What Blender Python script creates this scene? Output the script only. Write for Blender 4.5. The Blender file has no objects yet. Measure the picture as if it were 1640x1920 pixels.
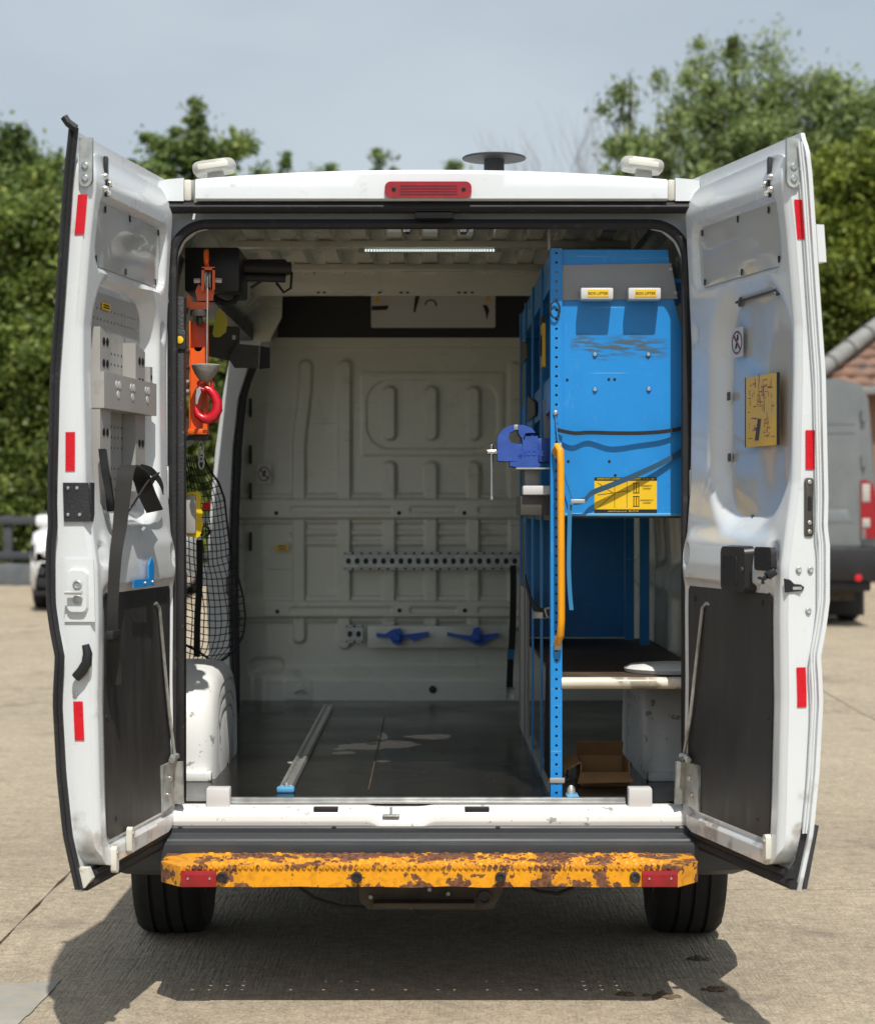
import bpy, bmesh, math, random
import numpy as np
from mathutils import Vector, Matrix, noise as mnoise

random.seed(7)
R = math.radians
scene = bpy.context.scene
col = scene.collection

# ------------------------------------------------------------------ camera
FPX, CX, CY = 3813.0, 805.0, 960.0          # focal length and principal point in photo pixels
CAMY, CAMZ = -6.2, 1.46
cam_d = bpy.data.cameras.new("camera")
cam = bpy.data.objects.new("camera", cam_d)
col.objects.link(cam)
cam.location = (0, CAMY, CAMZ)
cam.rotation_euler = (R(90), 0, 0)
cam_d.sensor_fit = 'HORIZONTAL'
cam_d.sensor_width = 36
cam_d.lens = 36 * FPX / 1640
cam_d.shift_x = (820 - CX) / 1640
cam_d.clip_start = 0.1
cam_d.clip_end = 2000
cam_d.dof.use_dof = True
cam_d.dof.focus_distance = 6.3
cam_d.dof.aperture_fstop = 4.5
scene.camera = cam

# ------------------------------------------------------------------ sky and sun
SUNV = Vector((0.11, -0.60, 1.0)).normalized()
world = bpy.data.worlds.new("World")
scene.world = world
world.use_nodes = True
nt = world.node_tree
nt.nodes.clear()
w_out = nt.nodes.new("ShaderNodeOutputWorld")
w_bg = nt.nodes.new("ShaderNodeBackground")
w_sky = nt.nodes.new("ShaderNodeTexSky")
w_sky.sky_type = 'NISHITA'
w_sky.sun_disc = False
w_sky.sun_elevation = math.asin(SUNV.z)
w_sky.sun_rotation = math.atan2(SUNV.x, SUNV.y)
w_sky.air_density = 1.0
w_sky.dust_density = 2.5
w_sky.ozone_density = 1.5
w_tc = nt.nodes.new("ShaderNodeTexCoord")
w_map = nt.nodes.new("ShaderNodeMapping")
w_map.inputs['Scale'].default_value = (1.0, 1.0, 2.6)
w_noise = nt.nodes.new("ShaderNodeTexNoise")
w_noise.inputs['Scale'].default_value = 3.2
w_noise.inputs['Detail'].default_value = 4
w_ramp = nt.nodes.new("ShaderNodeMapRange")
w_ramp.inputs['From Min'].default_value = 0.3
w_ramp.inputs['From Max'].default_value = 0.72
w_ramp.inputs['To Min'].default_value = 0.5
w_ramp.inputs['To Max'].default_value = 0.85
w_mix = nt.nodes.new("ShaderNodeMix")
w_mix.data_type = 'RGBA'
w_mix.inputs['B'].default_value = (6.9, 7.7, 8.3, 1)      # thin high cloud veil
nt.links.new(w_tc.outputs['Generated'], w_map.inputs['Vector'])
nt.links.new(w_map.outputs['Vector'], w_noise.inputs['Vector'])
nt.links.new(w_noise.outputs['Fac'], w_ramp.inputs['Value'])
nt.links.new(w_ramp.outputs['Result'], w_mix.inputs['Factor'])
nt.links.new(w_sky.outputs['Color'], w_mix.inputs['A'])
nt.links.new(w_mix.outputs['Result'], w_bg.inputs['Color'])
w_bg.inputs['Strength'].default_value = 0.1
nt.links.new(w_bg.outputs['Background'], w_out.inputs['Surface'])

sun_d = bpy.data.lights.new("sun", 'SUN')
sun_d.energy = 5.0
sun_d.angle = R(0.53)
sun_d.color = (1.0, 0.955, 0.88)
sun = bpy.data.objects.new("sun", sun_d)
col.objects.link(sun)
sun.rotation_euler = SUNV.to_track_quat('Z', 'Y').to_euler()
sun.location = (3, -8, 14)

scene.view_settings.view_transform = 'Standard'
scene.view_settings.look = 'None'
scene.view_settings.exposure = -0.12
scene.view_settings.gamma = 1.0
scene.render.engine = 'CYCLES'
scene.cycles.max_bounces = 8
scene.cycles.diffuse_bounces = 5
scene.cycles.transparent_max_bounces = 8
scene.cycles.use_denoising = True
scene.cycles.caustics_reflective = False
scene.cycles.caustics_refractive = False

# ------------------------------------------------------------------ helpers
def P(px, py, Y):
    t = (Y - CAMY) / FPX
    return Vector(((px - CX) * t, Y, CAMZ - (py - CY) * t))
def PX(px, Y): return (px - CX) * (Y - CAMY) / FPX
def PZ(py, Y): return CAMZ - (py - CY) * (Y - CAMY) / FPX

_m = {}
def mat(name, base, rough=0.5, metal=0.0, var=0.10, vscale=5.0, bump=0.0, bscale=60.0,
        dirt=0.0, dcol=(0.10, 0.08, 0.06), dscale=4.0, dthr=0.58, coat=0.0, spec=0.5, emis=0.0,
        speck=0.0, spcol=(0.02, 0.02, 0.02), stretch=(1, 1, 1), dsoft=0.06):
    m = bpy.data.materials.new(name)
    m.use_nodes = True
    t = m.node_tree
    b = t.nodes["Principled BSDF"]
    N, L = t.nodes.new, t.links.new
    tc = N("ShaderNodeTexCoord")
    mp = N("ShaderNodeMapping")
    mp.inputs['Scale'].default_value = stretch
    L(tc.outputs['Object'], mp.inputs['Vector'])
    n1 = N("ShaderNodeTexNoise"); n1.inputs['Scale'].default_value = vscale; n1.inputs['Detail'].default_value = 5
    L(mp.outputs['Vector'], n1.inputs['Vector'])
    mr = N("ShaderNodeMapRange")
    mr.inputs['From Min'].default_value = 0.3; mr.inputs['From Max'].default_value = 0.7
    mr.inputs['To Min'].default_value = 1 - var; mr.inputs['To Max'].default_value = 1 + var
    L(n1.outputs['Fac'], mr.inputs['Value'])
    mx = N("ShaderNodeVectorMath"); mx.operation = 'SCALE'
    mx.inputs[0].default_value = base
    L(mr.outputs['Result'], mx.inputs['Scale'])
    cur = mx.outputs['Vector']
    if dirt > 0:
        n2 = N("ShaderNodeTexNoise"); n2.inputs['Scale'].default_value = dscale; n2.inputs['Detail'].default_value = 9
        n2.inputs['Roughness'].default_value = 0.62
        L(mp.outputs['Vector'], n2.inputs['Vector'])
        r2 = N("ShaderNodeMapRange"); r2.interpolation_type = 'SMOOTHSTEP'
        r2.inputs['From Min'].default_value = dthr; r2.inputs['From Max'].default_value = dthr + dsoft
        r2.inputs['To Max'].default_value = dirt
        L(n2.outputs['Fac'], r2.inputs['Value'])
        m2 = N("ShaderNodeMix"); m2.data_type = 'RGBA'
        L(r2.outputs['Result'], m2.inputs['Factor']); L(cur, m2.inputs['A'])
        m2.inputs['B'].default_value = (*dcol, 1)
        cur = m2.outputs['Result']
    if speck > 0:
        n3 = N("ShaderNodeTexNoise"); n3.inputs['Scale'].default_value = 55; n3.inputs['Detail'].default_value = 4
        L(mp.outputs['Vector'], n3.inputs['Vector'])
        r3 = N("ShaderNodeMapRange"); r3.interpolation_type = 'SMOOTHSTEP'
        r3.inputs['From Min'].default_value = 0.66; r3.inputs['From Max'].default_value = 0.72
        r3.inputs['To Max'].default_value = speck
        L(n3.outputs['Fac'], r3.inputs['Value'])
        m3 = N("ShaderNodeMix"); m3.data_type = 'RGBA'
        L(r3.outputs['Result'], m3.inputs['Factor']); L(cur, m3.inputs['A'])
        m3.inputs['B'].default_value = (*spcol, 1)
        cur = m3.outputs['Result']
    L(cur, b.inputs['Base Color'])
    n4 = N("ShaderNodeMapRange")
    n4.inputs['From Min'].default_value = 0.3; n4.inputs['From Max'].default_value = 0.7
    n4.inputs['To Min'].default_value = max(0.02, rough - 0.08); n4.inputs['To Max'].default_value = min(1, rough + 0.1)
    L(n1.outputs['Fac'], n4.inputs['Value']); L(n4.outputs['Result'], b.inputs['Roughness'])
    b.inputs['Metallic'].default_value = metal
    b.inputs['Specular IOR Level'].default_value = spec
    b.inputs['Coat Weight'].default_value = coat
    b.inputs['Coat Roughness'].default_value = 0.06
    if bump > 0:
        nb = N("ShaderNodeTexNoise"); nb.inputs['Scale'].default_value = bscale; nb.inputs['Detail'].default_value = 6
        L(mp.outputs['Vector'], nb.inputs['Vector'])
        bp = N("ShaderNodeBump"); bp.inputs['Strength'].default_value = bump; bp.inputs['Distance'].default_value = 0.01
        L(nb.outputs['Fac'], bp.inputs['Height']); L(bp.outputs['Normal'], b.inputs['Normal'])
    if emis > 0:
        b.inputs['Emission Color'].default_value = (*base, 1)
        b.inputs['Emission Strength'].default_value = emis
    _m[name] = m
    return m

M = {}
M['white'] = mat('white_paint', (0.69, 0.72, 0.735), 0.26, var=0.03, vscale=3, coat=0.5, dirt=0.10, dcol=(0.40, 0.38, 0.34), dscale=9, dthr=0.58, dsoft=0.2, speck=0.10, spcol=(.30,.28,.25))
M['whited'] = mat('white_paint_scuffed', (0.78, 0.78, 0.76), 0.4, var=0.04, dirt=0.75, dcol=(0.20, 0.19, 0.18), dscale=16, dthr=0.62, dsoft=0.03, speck=0.5, spcol=(0.12, 0.11, 0.10))
M['inner'] = mat('grey_white_interior_paint', (0.61, 0.62, 0.54), 0.28, var=0.06, vscale=2.0, coat=0.3, dirt=0.35, dcol=(0.26, 0.25, 0.21), dscale=6, dthr=0.60, dsoft=0.12)
M['black'] = mat('black_rubber', (0.016, 0.016, 0.018), 0.65, var=0.3, bump=0.2, bscale=120, dirt=0.25, dcol=(0.10, 0.095, 0.085), dscale=30, dthr=0.6)
M['blackp'] = mat('black_plastic', (0.014, 0.014, 0.016), 0.42, var=0.2)
M['blackm'] = mat('black_painted_steel', (0.022, 0.022, 0.024), 0.5, var=0.3, bump=0.25, bscale=160, speck=0.4, spcol=(0.12, 0.11, 0.10))
M['board'] = mat('charcoal_board', (0.030, 0.029, 0.028), 0.5, var=0.25, vscale=4, dirt=0.4, dcol=(0.085, 0.08, 0.075), dscale=14, dthr=0.58, dsoft=0.14, stretch=(3, 3, 0.7))
M['greyp'] = mat('grey_bumper_plastic', (0.036, 0.040, 0.045), 0.5, var=0.15, vscale=8, dirt=0.3, dcol=(0.085, 0.083, 0.08), dscale=9, dthr=0.56, dsoft=0.15, stretch=(0.4, 3, 6), bump=0.06, bscale=300)
M['floor'] = mat('dark_worn_floor', (0.009, 0.008, 0.0075), 0.22, spec=0.3, var=0.45, vscale=2.2, dirt=0.55, dcol=(0.05, 0.036, 0.026), dscale=3.2, dthr=0.58, dsoft=0.18, speck=0.25, spcol=(0.12, 0.10, 0.08))
M['worn'] = mat('bare_plywood_wear', (0.52, 0.43, 0.34), 0.55, var=0.2, vscale=12, dirt=0.35, dcol=(0.08, 0.06, 0.045), dscale=20, dthr=0.55)
M['alu'] = mat('aluminium', (0.62, 0.62, 0.60), 0.36, metal=0.85, var=0.12, vscale=20)
M['steel'] = mat('galvanised_steel', (0.46, 0.48, 0.46), 0.45, metal=0.6, var=0.25, vscale=30)
M['chrome'] = mat('bright_screw_steel', (0.75, 0.75, 0.74), 0.22, metal=1.0, var=0.05)
M['greym'] = mat('grey_painted_sheet', (0.36, 0.35, 0.33), 0.45, var=0.05, vscale=6, dirt=0.2, dcol=(0.15, 0.14, 0.13), dscale=12, dthr=0.62)
M['greydk'] = mat('dark_grey_steel', (0.075, 0.07, 0.062), 0.5, metal=0.2, var=0.15)
M['blue'] = mat('blue_enamel', (0.014, 0.25, 0.66), 0.35, var=0.06, vscale=5, dirt=0.25, dcol=(0.10, 0.36, 0.64), dscale=11, dthr=0.6, dsoft=0.08, stretch=(1.4, 1, 0.8), speck=.3, spcol=(.16, .30, .42), bump=.05, bscale=25)
def overlay(m, kind, sc=(.16, .45, .74)):
    t = m.node_tree; N, L = t.nodes.new, t.links.new
    bs = t.nodes["Principled BSDF"]; src = bs.inputs['Base Color'].links[0].from_socket
    mx = N("ShaderNodeMix"); mx.data_type = 'RGBA'; L(src, mx.inputs['A'])
    mr = N("ShaderNodeMapRange"); mr.interpolation_type = 'SMOOTHSTEP'
    nz = N("ShaderNodeTexNoise"); nz.inputs['Detail'].default_value = 6
    if kind == 'scratch':
        tc = N("ShaderNodeTexCoord"); mp = N("ShaderNodeMapping"); mp.inputs['Rotation'].default_value = (0, R(24), 0); mp.inputs['Scale'].default_value = (2.5, 60, 60)
        L(tc.outputs['Object'], mp.inputs['Vector']); L(mp.outputs['Vector'], nz.inputs['Vector']); nz.inputs['Scale'].default_value = 1.3
        mr.inputs['From Min'].default_value = .66; mr.inputs['From Max'].default_value = .72; mr.inputs['To Max'].default_value = .55
        L(nz.outputs['Fac'], mr.inputs['Value']); L(mr.outputs['Result'], mx.inputs['Factor']); mx.inputs['B'].default_value = (*sc, 1)
    else:
        g = N("ShaderNodeNewGeometry"); sp = N("ShaderNodeSeparateXYZ"); L(g.outputs['Position'], sp.inputs[0]); L(g.outputs['Position'], nz.inputs['Vector'])
        nz.inputs['Scale'].default_value = 14
        lo = N("ShaderNodeMapRange"); lo.inputs['From Min'].default_value = .42; lo.inputs['From Max'].default_value = .85; lo.inputs['To Min'].default_value = .24; lo.inputs['To Max'].default_value = 0
        L(sp.outputs['Z'], lo.inputs['Value'])
        ad = N("ShaderNodeMath"); ad.operation = 'ADD'; L(nz.outputs['Fac'], ad.inputs[0]); L(lo.outputs['Result'], ad.inputs[1])
        mr.inputs["From Min"].default_value = .66; mr.inputs["From Max"].default_value = .86; mr.inputs["To Max"].default_value = .65
        L(ad.outputs[0], mr.inputs['Value']); L(mr.outputs['Result'], mx.inputs['Factor']); mx.inputs['B'].default_value = (.27, .235, .19, 1)
    L(mx.outputs['Result'], bs.inputs['Base Color'])
overlay(M['blue'], 'scratch'); overlay(M['white'], 'grime'); overlay(M['inner'], 'scratch', (.24, .23, .20)); overlay(M['board'], 'scratch', (.10, .097, .09))
M['blueclip'] = mat('blue_plastic', (0.02, 0.10, 0.50), 0.4, var=0.1)
M['vise'] = mat('vise_blue_paint', (0.030, 0.085, 0.36), 0.42, var=0.1, vscale=25, bump=0.12, bscale=140)
M['bluetape'] = mat('pale_blue_paint', (0.10, 0.36, 0.62), 0.5, var=0.1)
M['orange'] = mat('orange_enamel', (0.80, 0.12, 0.008), 0.35, var=0.06, coat=0.2)
M['orange2'] = mat('rail_yellow_paint', (0.85, 0.36, 0.008), 0.32, var=0.05, coat=0.2, speck=0.3, spcol=(0.15, 0.07, 0.02))
M['yellow'] = mat('yellow_label', (0.82, 0.52, 0.012), 0.4, var=0.04)
M['yellowp'] = mat('yellow_plastic', (0.80, 0.55, 0.01), 0.4, var=0.06)
M['tagyel'] = mat('dirty_yellow_tag', (0.45, 0.40, 0.02), 0.5, var=0.15)
M['red'] = mat('red_reflective_tape', (0.62, 0.006, 0.016), 0.35, var=0.05, vscale=60)
M['redlens'] = mat('red_lens', (0.30, 0.006, 0.012), 0.16, var=0.15, vscale=40, coat=0.6, bump=0.05, bscale=200)
M['redhook'] = mat('red_hook_paint', (0.55, 0.006, 0.02), 0.28, var=0.1, coat=0.3)
M['iron'] = mat('cast_grey_weight', (0.27, 0.26, 0.23), 0.7, var=0.2, vscale=40, bump=0.25, bscale=150)
M['print'] = mat('black_print', (0.012, 0.012, 0.012), 0.5, var=0.05)
M['paper'] = mat('white_label', (0.60, 0.60, 0.60), 0.4, var=0.03)
M['redprint'] = mat('red_print', (0.20, 0.045, 0.07), 0.45, var=0.05)
M['goldlbl'] = mat('amber_label', (0.80, 0.48, 0.015), 0.3, var=0.08, vscale=9)
M['webbing'] = mat('black_webbing', (0.016, 0.0155, 0.0145), 0.8, var=0.3, vscale=20, bump=0.3, bscale=300)
M['webblue'] = mat('blue_webbing', (0.03, 0.20, 0.42), 0.7, var=0.15)
M['card'] = mat('brown_cardboard', (0.42, 0.23, 0.10), 0.8, var=0.12, vscale=15)
M['cream'] = mat('cream_worn_tube', (0.66, 0.62, 0.50), 0.4, var=0.08, dirt=0.7, dcol=(0.14, 0.11, 0.07), dscale=9, dthr=0.55, dsoft=0.1)
M['ply'] = mat('brown_plywood', (0.075, 0.05, 0.034), 0.6, var=0.25, vscale=8)
M['tyre'] = mat('tyre_rubber', (0.014, 0.014, 0.014), 0.75, var=0.3, vscale=12, dirt=0.3, dcol=(0.05, 0.045, 0.04), dscale=14, dthr=0.55, dsoft=0.15)
M['under'] = mat('grimy_underbody', (0.075, 0.062, 0.048), 0.75, var=0.4, vscale=14, bump=0.2)
M['lampw'] = mat('cloudy_lamp_lens', (0.42, 0.41, 0.37), 0.25, var=0.12, vscale=25, coat=0.4)
M['led'] = mat('led_chip', (0.85, 1.0, 0.95), 0.4, var=0.0, emis=1.6)
M['glassd'] = mat('dark_glass', (0.02, 0.025, 0.03), 0.06, var=0.05, coat=0.5)
M['sheet'] = mat('grey_plastic_sheet', (0.50, 0.50, 0.485), 0.14, var=0.04, vscale=3, coat=0.6, bump=0.5, bscale=3.5)
M['seam'] = mat('weathered_sealant', (0.62, 0.60, 0.53), 0.6, var=0.15, dirt=0.6, dcol=(0.22, 0.20, 0.17), dscale=25, dthr=0.6)
M['silver'] = mat('silver_car_paint', (0.22, 0.235, 0.24), 0.32, metal=0.45, var=0.03, coat=0.5)
M['suv'] = mat('white_car_paint', (0.80, 0.81, 0.82), 0.22, var=0.02, coat=0.6)
M['fence'] = mat('charcoal_timber', (0.050, 0.055, 0.062), 0.75, var=0.25, vscale=10, stretch=(0.4, 1, 4))
M['post'] = mat('bare_timber_post', (0.22, 0.17, 0.12), 0.8, var=0.2, vscale=12)
M['sleeper'] = mat('grey_kerb_wall', (0.10, 0.11, 0.12), 0.8, var=0.2, vscale=5, bump=0.3)
M['tile'] = mat('brown_roof_tile', (0.20, 0.115, 0.08), 0.8, var=0.35, vscale=7, dirt=0.5, dcol=(0.13, 0.11, 0.11), dscale=4, dthr=0.55)
M['fascia'] = mat('grey_verge', (0.22, 0.22, 0.21), 0.7, var=0.15, vscale=8)
M['brickw'] = mat('brick_wall', (0.27, 0.15, 0.10), 0.85, var=0.2, vscale=30)
M['hedgebase'] = mat('earth_bank', (0.05, 0.055, 0.025), 0.95, var=0.4, vscale=3)
M['bark'] = mat('bark', (0.085, 0.065, 0.048), 0.9, var=0.35, vscale=18, bump=0.5, bscale=30)
M['twig'] = mat('pale_twig', (0.21, 0.17, 0.15), 0.9, var=0.2)
M['dung'] = mat('dark_dried_mud', (0.11, 0.078, 0.045), 0.9, var=0.4, vscale=40, bump=0.6)
M['fadedpaint'] = mat('faded_grey_marking', (0.30, 0.285, 0.25), 0.75, var=0.12, vscale=9, dirt=0.8, dcol=(0.33, 0.29, 0.23), dscale=14, dthr=0.5, dsoft=0.1)

def rust_mat(thr=.825, off=(1.7, 5.2, .3)):
    m = bpy.data.materials.new("chipped_yellow_paint_over_rust"); m.use_nodes = True
    t = m.node_tree; b = t.nodes["Principled BSDF"]; N, L = t.nodes.new, t.links.new
    tc = N("ShaderNodeTexCoord")
    n0 = N("ShaderNodeTexNoise"); n0.inputs['Scale'].default_value = 8.5; n0.inputs['Detail'].default_value = 3
    mp = N("ShaderNodeMapping"); mp.inputs['Location'].default_value = off; L(tc.outputs['Object'], mp.inputs['Vector'])
    n1 = N("ShaderNodeTexNoise"); n1.inputs['Scale'].default_value = 38; n1.inputs['Detail'].default_value = 8; n1.inputs['Roughness'].default_value = 0.65
    L(mp.outputs['Vector'], n0.inputs['Vector']); L(mp.outputs['Vector'], n1.inputs['Vector'])
    a = N("ShaderNodeMath"); a.operation = 'MULTIPLY_ADD'; a.inputs[1].default_value = 0.55
    L(n1.outputs['Fac'], a.inputs[0]); L(n0.outputs['Fac'], a.inputs[2])
    sx = N("ShaderNodeSeparateXYZ"); L(tc.outputs['Object'], sx.inputs[0])
    wb = N("ShaderNodeMapRange"); wb.interpolation_type = 'SMOOTHSTEP'; wb.inputs['From Min'].default_value = -.12; wb.inputs['From Max'].default_value = .17; wb.inputs['To Max'].default_value = .15
    L(sx.outputs['Y'], wb.inputs['Value'])
    lowz = N("ShaderNodeMapRange"); lowz.inputs['From Min'].default_value = .004; lowz.inputs['From Max'].default_value = .02; lowz.inputs['To Min'].default_value = .035; lowz.inputs['To Max'].default_value = 0
    L(sx.outputs['Z'], lowz.inputs['Value'])
    s1 = N("ShaderNodeMath"); s1.operation = 'ADD'; L(a.outputs[0], s1.inputs[0]); L(wb.outputs['Result'], s1.inputs[1])
    s2_ = N("ShaderNodeMath"); s2_.operation = 'ADD'; L(s1.outputs[0], s2_.inputs[0]); L(lowz.outputs['Result'], s2_.inputs[1])
    a = s2_
    r = N("ShaderNodeMapRange"); r.inputs['From Min'].default_value = thr; r.inputs['From Max'].default_value = thr + .014
    L(a.outputs[0], r.inputs['Value'])
    n2 = N("ShaderNodeTexNoise"); n2.inputs['Scale'].default_value = 60; n2.inputs['Detail'].default_value = 6
    L(tc.outputs['Object'], n2.inputs['Vector'])
    rr = N("ShaderNodeValToRGB")
    rr.color_ramp.elements[0].color = (0.055, 0.020, 0.010, 1); rr.color_ramp.elements[1].color = (0.26, 0.11, 0.055, 1)
    rr.color_ramp.elements[0].position = 0.3; rr.color_ramp.elements[1].position = 0.72
    L(n2.outputs['Fac'], rr.inputs['Fac'])
    ry = N("ShaderNodeValToRGB")
    ry.color_ramp.elements[0].color = (0.50, 0.20, 0.006, 1); ry.color_ramp.elements[1].color = (0.78, 0.33, 0.006, 1)
    ry.color_ramp.elements[0].position = 0.3; ry.color_ramp.elements[1].position = 0.5
    L(n1.outputs['Fac'], ry.inputs['Fac'])
    mx = N("ShaderNodeMix"); mx.data_type = 'RGBA'
    L(r.outputs['Result'], mx.inputs['Factor']); L(ry.outputs['Color'], mx.inputs['A']); L(rr.outputs['Color'], mx.inputs['B'])
    L(mx.outputs['Result'], b.inputs['Base Color'])
    ro = N("ShaderNodeMapRange"); ro.inputs['To Min'].default_value = 0.42; ro.inputs['To Max'].default_value = 0.85
    L(r.outputs['Result'], ro.inputs['Value']); L(ro.outputs['Result'], b.inputs['Roughness'])
    bp = N("ShaderNodeBump"); bp.inputs['Strength'].default_value = 0.6; bp.inputs['Distance'].default_value = 0.004; bp.invert = True
    L(a.outputs[0], bp.inputs['Height']); L(bp.outputs['Normal'], b.inputs['Normal'])
    return m
M['rust'] = rust_mat()
M['rust2'] = rust_mat(.775, (1.7, 5.2, .3))

def concrete_mat():
    m = bpy.data.materials.new("weathered_yard_concrete"); m.use_nodes = True
    t = m.node_tree; b = t.nodes["Principled BSDF"]; N, L = t.nodes.new, t.links.new
    g = N("ShaderNodeNewGeometry")
    def nz(scale, det=6, rough=0.6, st=None):
        n = N("ShaderNodeTexNoise"); n.inputs['Scale'].default_value = scale; n.inputs['Detail'].default_value = det; n.inputs['Roughness'].default_value = rough
        if st:
            mp = N("ShaderNodeMapping"); mp.inputs['Scale'].default_value = st
            L(g.outputs['Position'], mp.inputs['Vector']); L(mp.outputs['Vector'], n.inputs['Vector'])
        else:
            L(g.outputs['Position'], n.inputs['Vector'])
        return n
    big = nz(0.55, 5); mid = nz(7, 8, 0.7); fine = nz(95, 3, 0.75); grit = nz(22, 6, 0.8); brush = nz(9, 4, 0.6, (9.0, 0.55, 1))
    r1 = N("ShaderNodeValToRGB")
    r1.color_ramp.elements[0].color = (0.285, 0.237, 0.174, 1); r1.color_ramp.elements[0].position = 0.32
    r1.color_ramp.elements[1].color = (0.49, 0.412, 0.303, 1); r1.color_ramp.elements[1].position = 0.68
    a1 = N("ShaderNodeMath"); a1.operation = 'MULTIPLY_ADD'; a1.inputs[1].default_value = 0.5
    L(big.outputs['Fac'], a1.inputs[0])
    a2 = N("ShaderNodeMath"); a2.operation = 'MULTIPLY'; a2.inputs[1].default_value = 0.5
    L(mid.outputs['Fac'], a2.inputs[0]); L(a2.outputs[0], a1.inputs[2]); L(a1.outputs[0], r1.inputs['Fac'])
    rf = N("ShaderNodeMapRange"); rf.inputs['From Min'].default_value = 0.32; rf.inputs['From Max'].default_value = 0.68
    rf.inputs['To Min'].default_value = 0.42; rf.inputs['To Max'].default_value = 1.6
    af = N("ShaderNodeMath"); af.operation = 'MULTIPLY_ADD'; af.inputs[1].default_value = 0.5
    ag = N("ShaderNodeMath"); ag.operation = 'MULTIPLY'; ag.inputs[1].default_value = 0.5
    L(fine.outputs['Fac'], af.inputs[0]); L(grit.outputs['Fac'], ag.inputs[0]); L(ag.outputs[0], af.inputs[2]); L(af.outputs[0], rf.inputs['Value'])
    sc = N("ShaderNodeVectorMath"); sc.operation = 'SCALE'
    L(r1.outputs['Color'], sc.inputs[0]); L(rf.outputs['Result'], sc.inputs['Scale'])
    # pale and dark stones in the surface
    vo = N("ShaderNodeTexVoronoi"); vo.inputs['Scale'].default_value = 34; vo.inputs['Randomness'].default_value = 1
    L(g.outputs['Position'], vo.inputs['Vector'])
    rv = N("ShaderNodeMapRange"); rv.inputs['From Min'].default_value = 0.10; rv.inputs['From Max'].default_value = 0.16
    rv.inputs['To Min'].default_value = 0.75; rv.inputs['To Max'].default_value = 0
    L(vo.outputs['Distance'], rv.inputs['Value'])
    gate = N("ShaderNodeMapRange"); gate.inputs['From Min'].default_value = 0.50; gate.inputs['From Max'].default_value = 0.60
    L(mid.outputs['Fac'], gate.inputs['Value'])
    mg = N("ShaderNodeMath"); mg.operation = 'MULTIPLY'; L(rv.outputs['Result'], mg.inputs[0]); L(gate.outputs['Result'], mg.inputs[1])
    rc = N("ShaderNodeValToRGB")
    rc.color_ramp.elements[0].color = (0.10, 0.08, 0.06, 1); rc.color_ramp.elements[1].color = (0.62, 0.56, 0.46, 1)
    L(vo.outputs['Color'], rc.inputs['Fac'])
    mx = N("ShaderNodeMix"); mx.data_type = 'RGBA'
    L(mg.outputs[0], mx.inputs['Factor']); L(sc.outputs['Vector'], mx.inputs['A']); L(rc.outputs['Color'], mx.inputs['B'])
    pit = nz(58, 5, 0.7)
    rp = N("ShaderNodeMapRange"); rp.interpolation_type = 'SMOOTHSTEP'; rp.inputs['From Min'].default_value = .57; rp.inputs['From Max'].default_value = .68; rp.inputs['To Max'].default_value = .6
    L(pit.outputs['Fac'], rp.inputs['Value'])
    mp_ = N("ShaderNodeMix"); mp_.data_type = 'RGBA'; mp_.inputs['B'].default_value = (.10, .082, .06, 1)
    L(rp.outputs['Result'], mp_.inputs['Factor']); L(mx.outputs['Result'], mp_.inputs['A'])
    pale = nz(41, 4, 0.7)
    rq_ = N("ShaderNodeMapRange"); rq_.interpolation_type = 'SMOOTHSTEP'; rq_.inputs['From Min'].default_value = .60; rq_.inputs['From Max'].default_value = .68; rq_.inputs['To Max'].default_value = .6
    L(pale.outputs['Fac'], rq_.inputs['Value'])
    mx = N("ShaderNodeMix"); mx.data_type = 'RGBA'; mx.inputs['B'].default_value = (.56, .50, .40, 1)
    L(rq_.outputs['Result'], mx.inputs['Factor']); L(mp_.outputs['Result'], mx.inputs['A'])
    # oil and damp stains
    st = nz(1.7, 7, 0.65)
    rs = N("ShaderNodeMapRange"); rs.interpolation_type = 'SMOOTHSTEP'
    rs.inputs['From Min'].default_value = 0.55; rs.inputs['From Max'].default_value = 0.72; rs.inputs['To Max'].default_value = 0.55
    L(st.outputs['Fac'], rs.inputs['Value'])
    m2 = N("ShaderNodeMix"); m2.data_type = 'RGBA'; m2.inputs['B'].default_value = (0.12, 0.10, 0.08, 1)
    L(rs.outputs['Result'], m2.inputs['Factor']); L(mx.outputs['Result'], m2.inputs['A'])
    L(m2.outputs['Result'], b.inputs['Base Color'])
    b.inputs['Roughness'].default_value = 0.85
    b.inputs['Specular IOR Level'].default_value = 0.3
    bb = N("ShaderNodeMath"); bb.operation = 'MULTIPLY_ADD'; bb.inputs[1].default_value = 1.3
    L(brush.outputs['Fac'], bb.inputs[0]); L(af.outputs[0], bb.inputs[2])
    bp = N("ShaderNodeBump"); bp.inputs['Strength'].default_value = 0.9; bp.inputs['Distance'].default_value = 0.014
    L(bb.outputs[0], bp.inputs['Height']); L(bp.outputs['Normal'], b.inputs['Normal'])
    return m
M['concrete'] = concrete_mat()
M['joint'] = mat('dirt_joint', (0.10, 0.085, 0.06), 0.95, var=0.3, vscale=8, bump=0.3)

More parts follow.
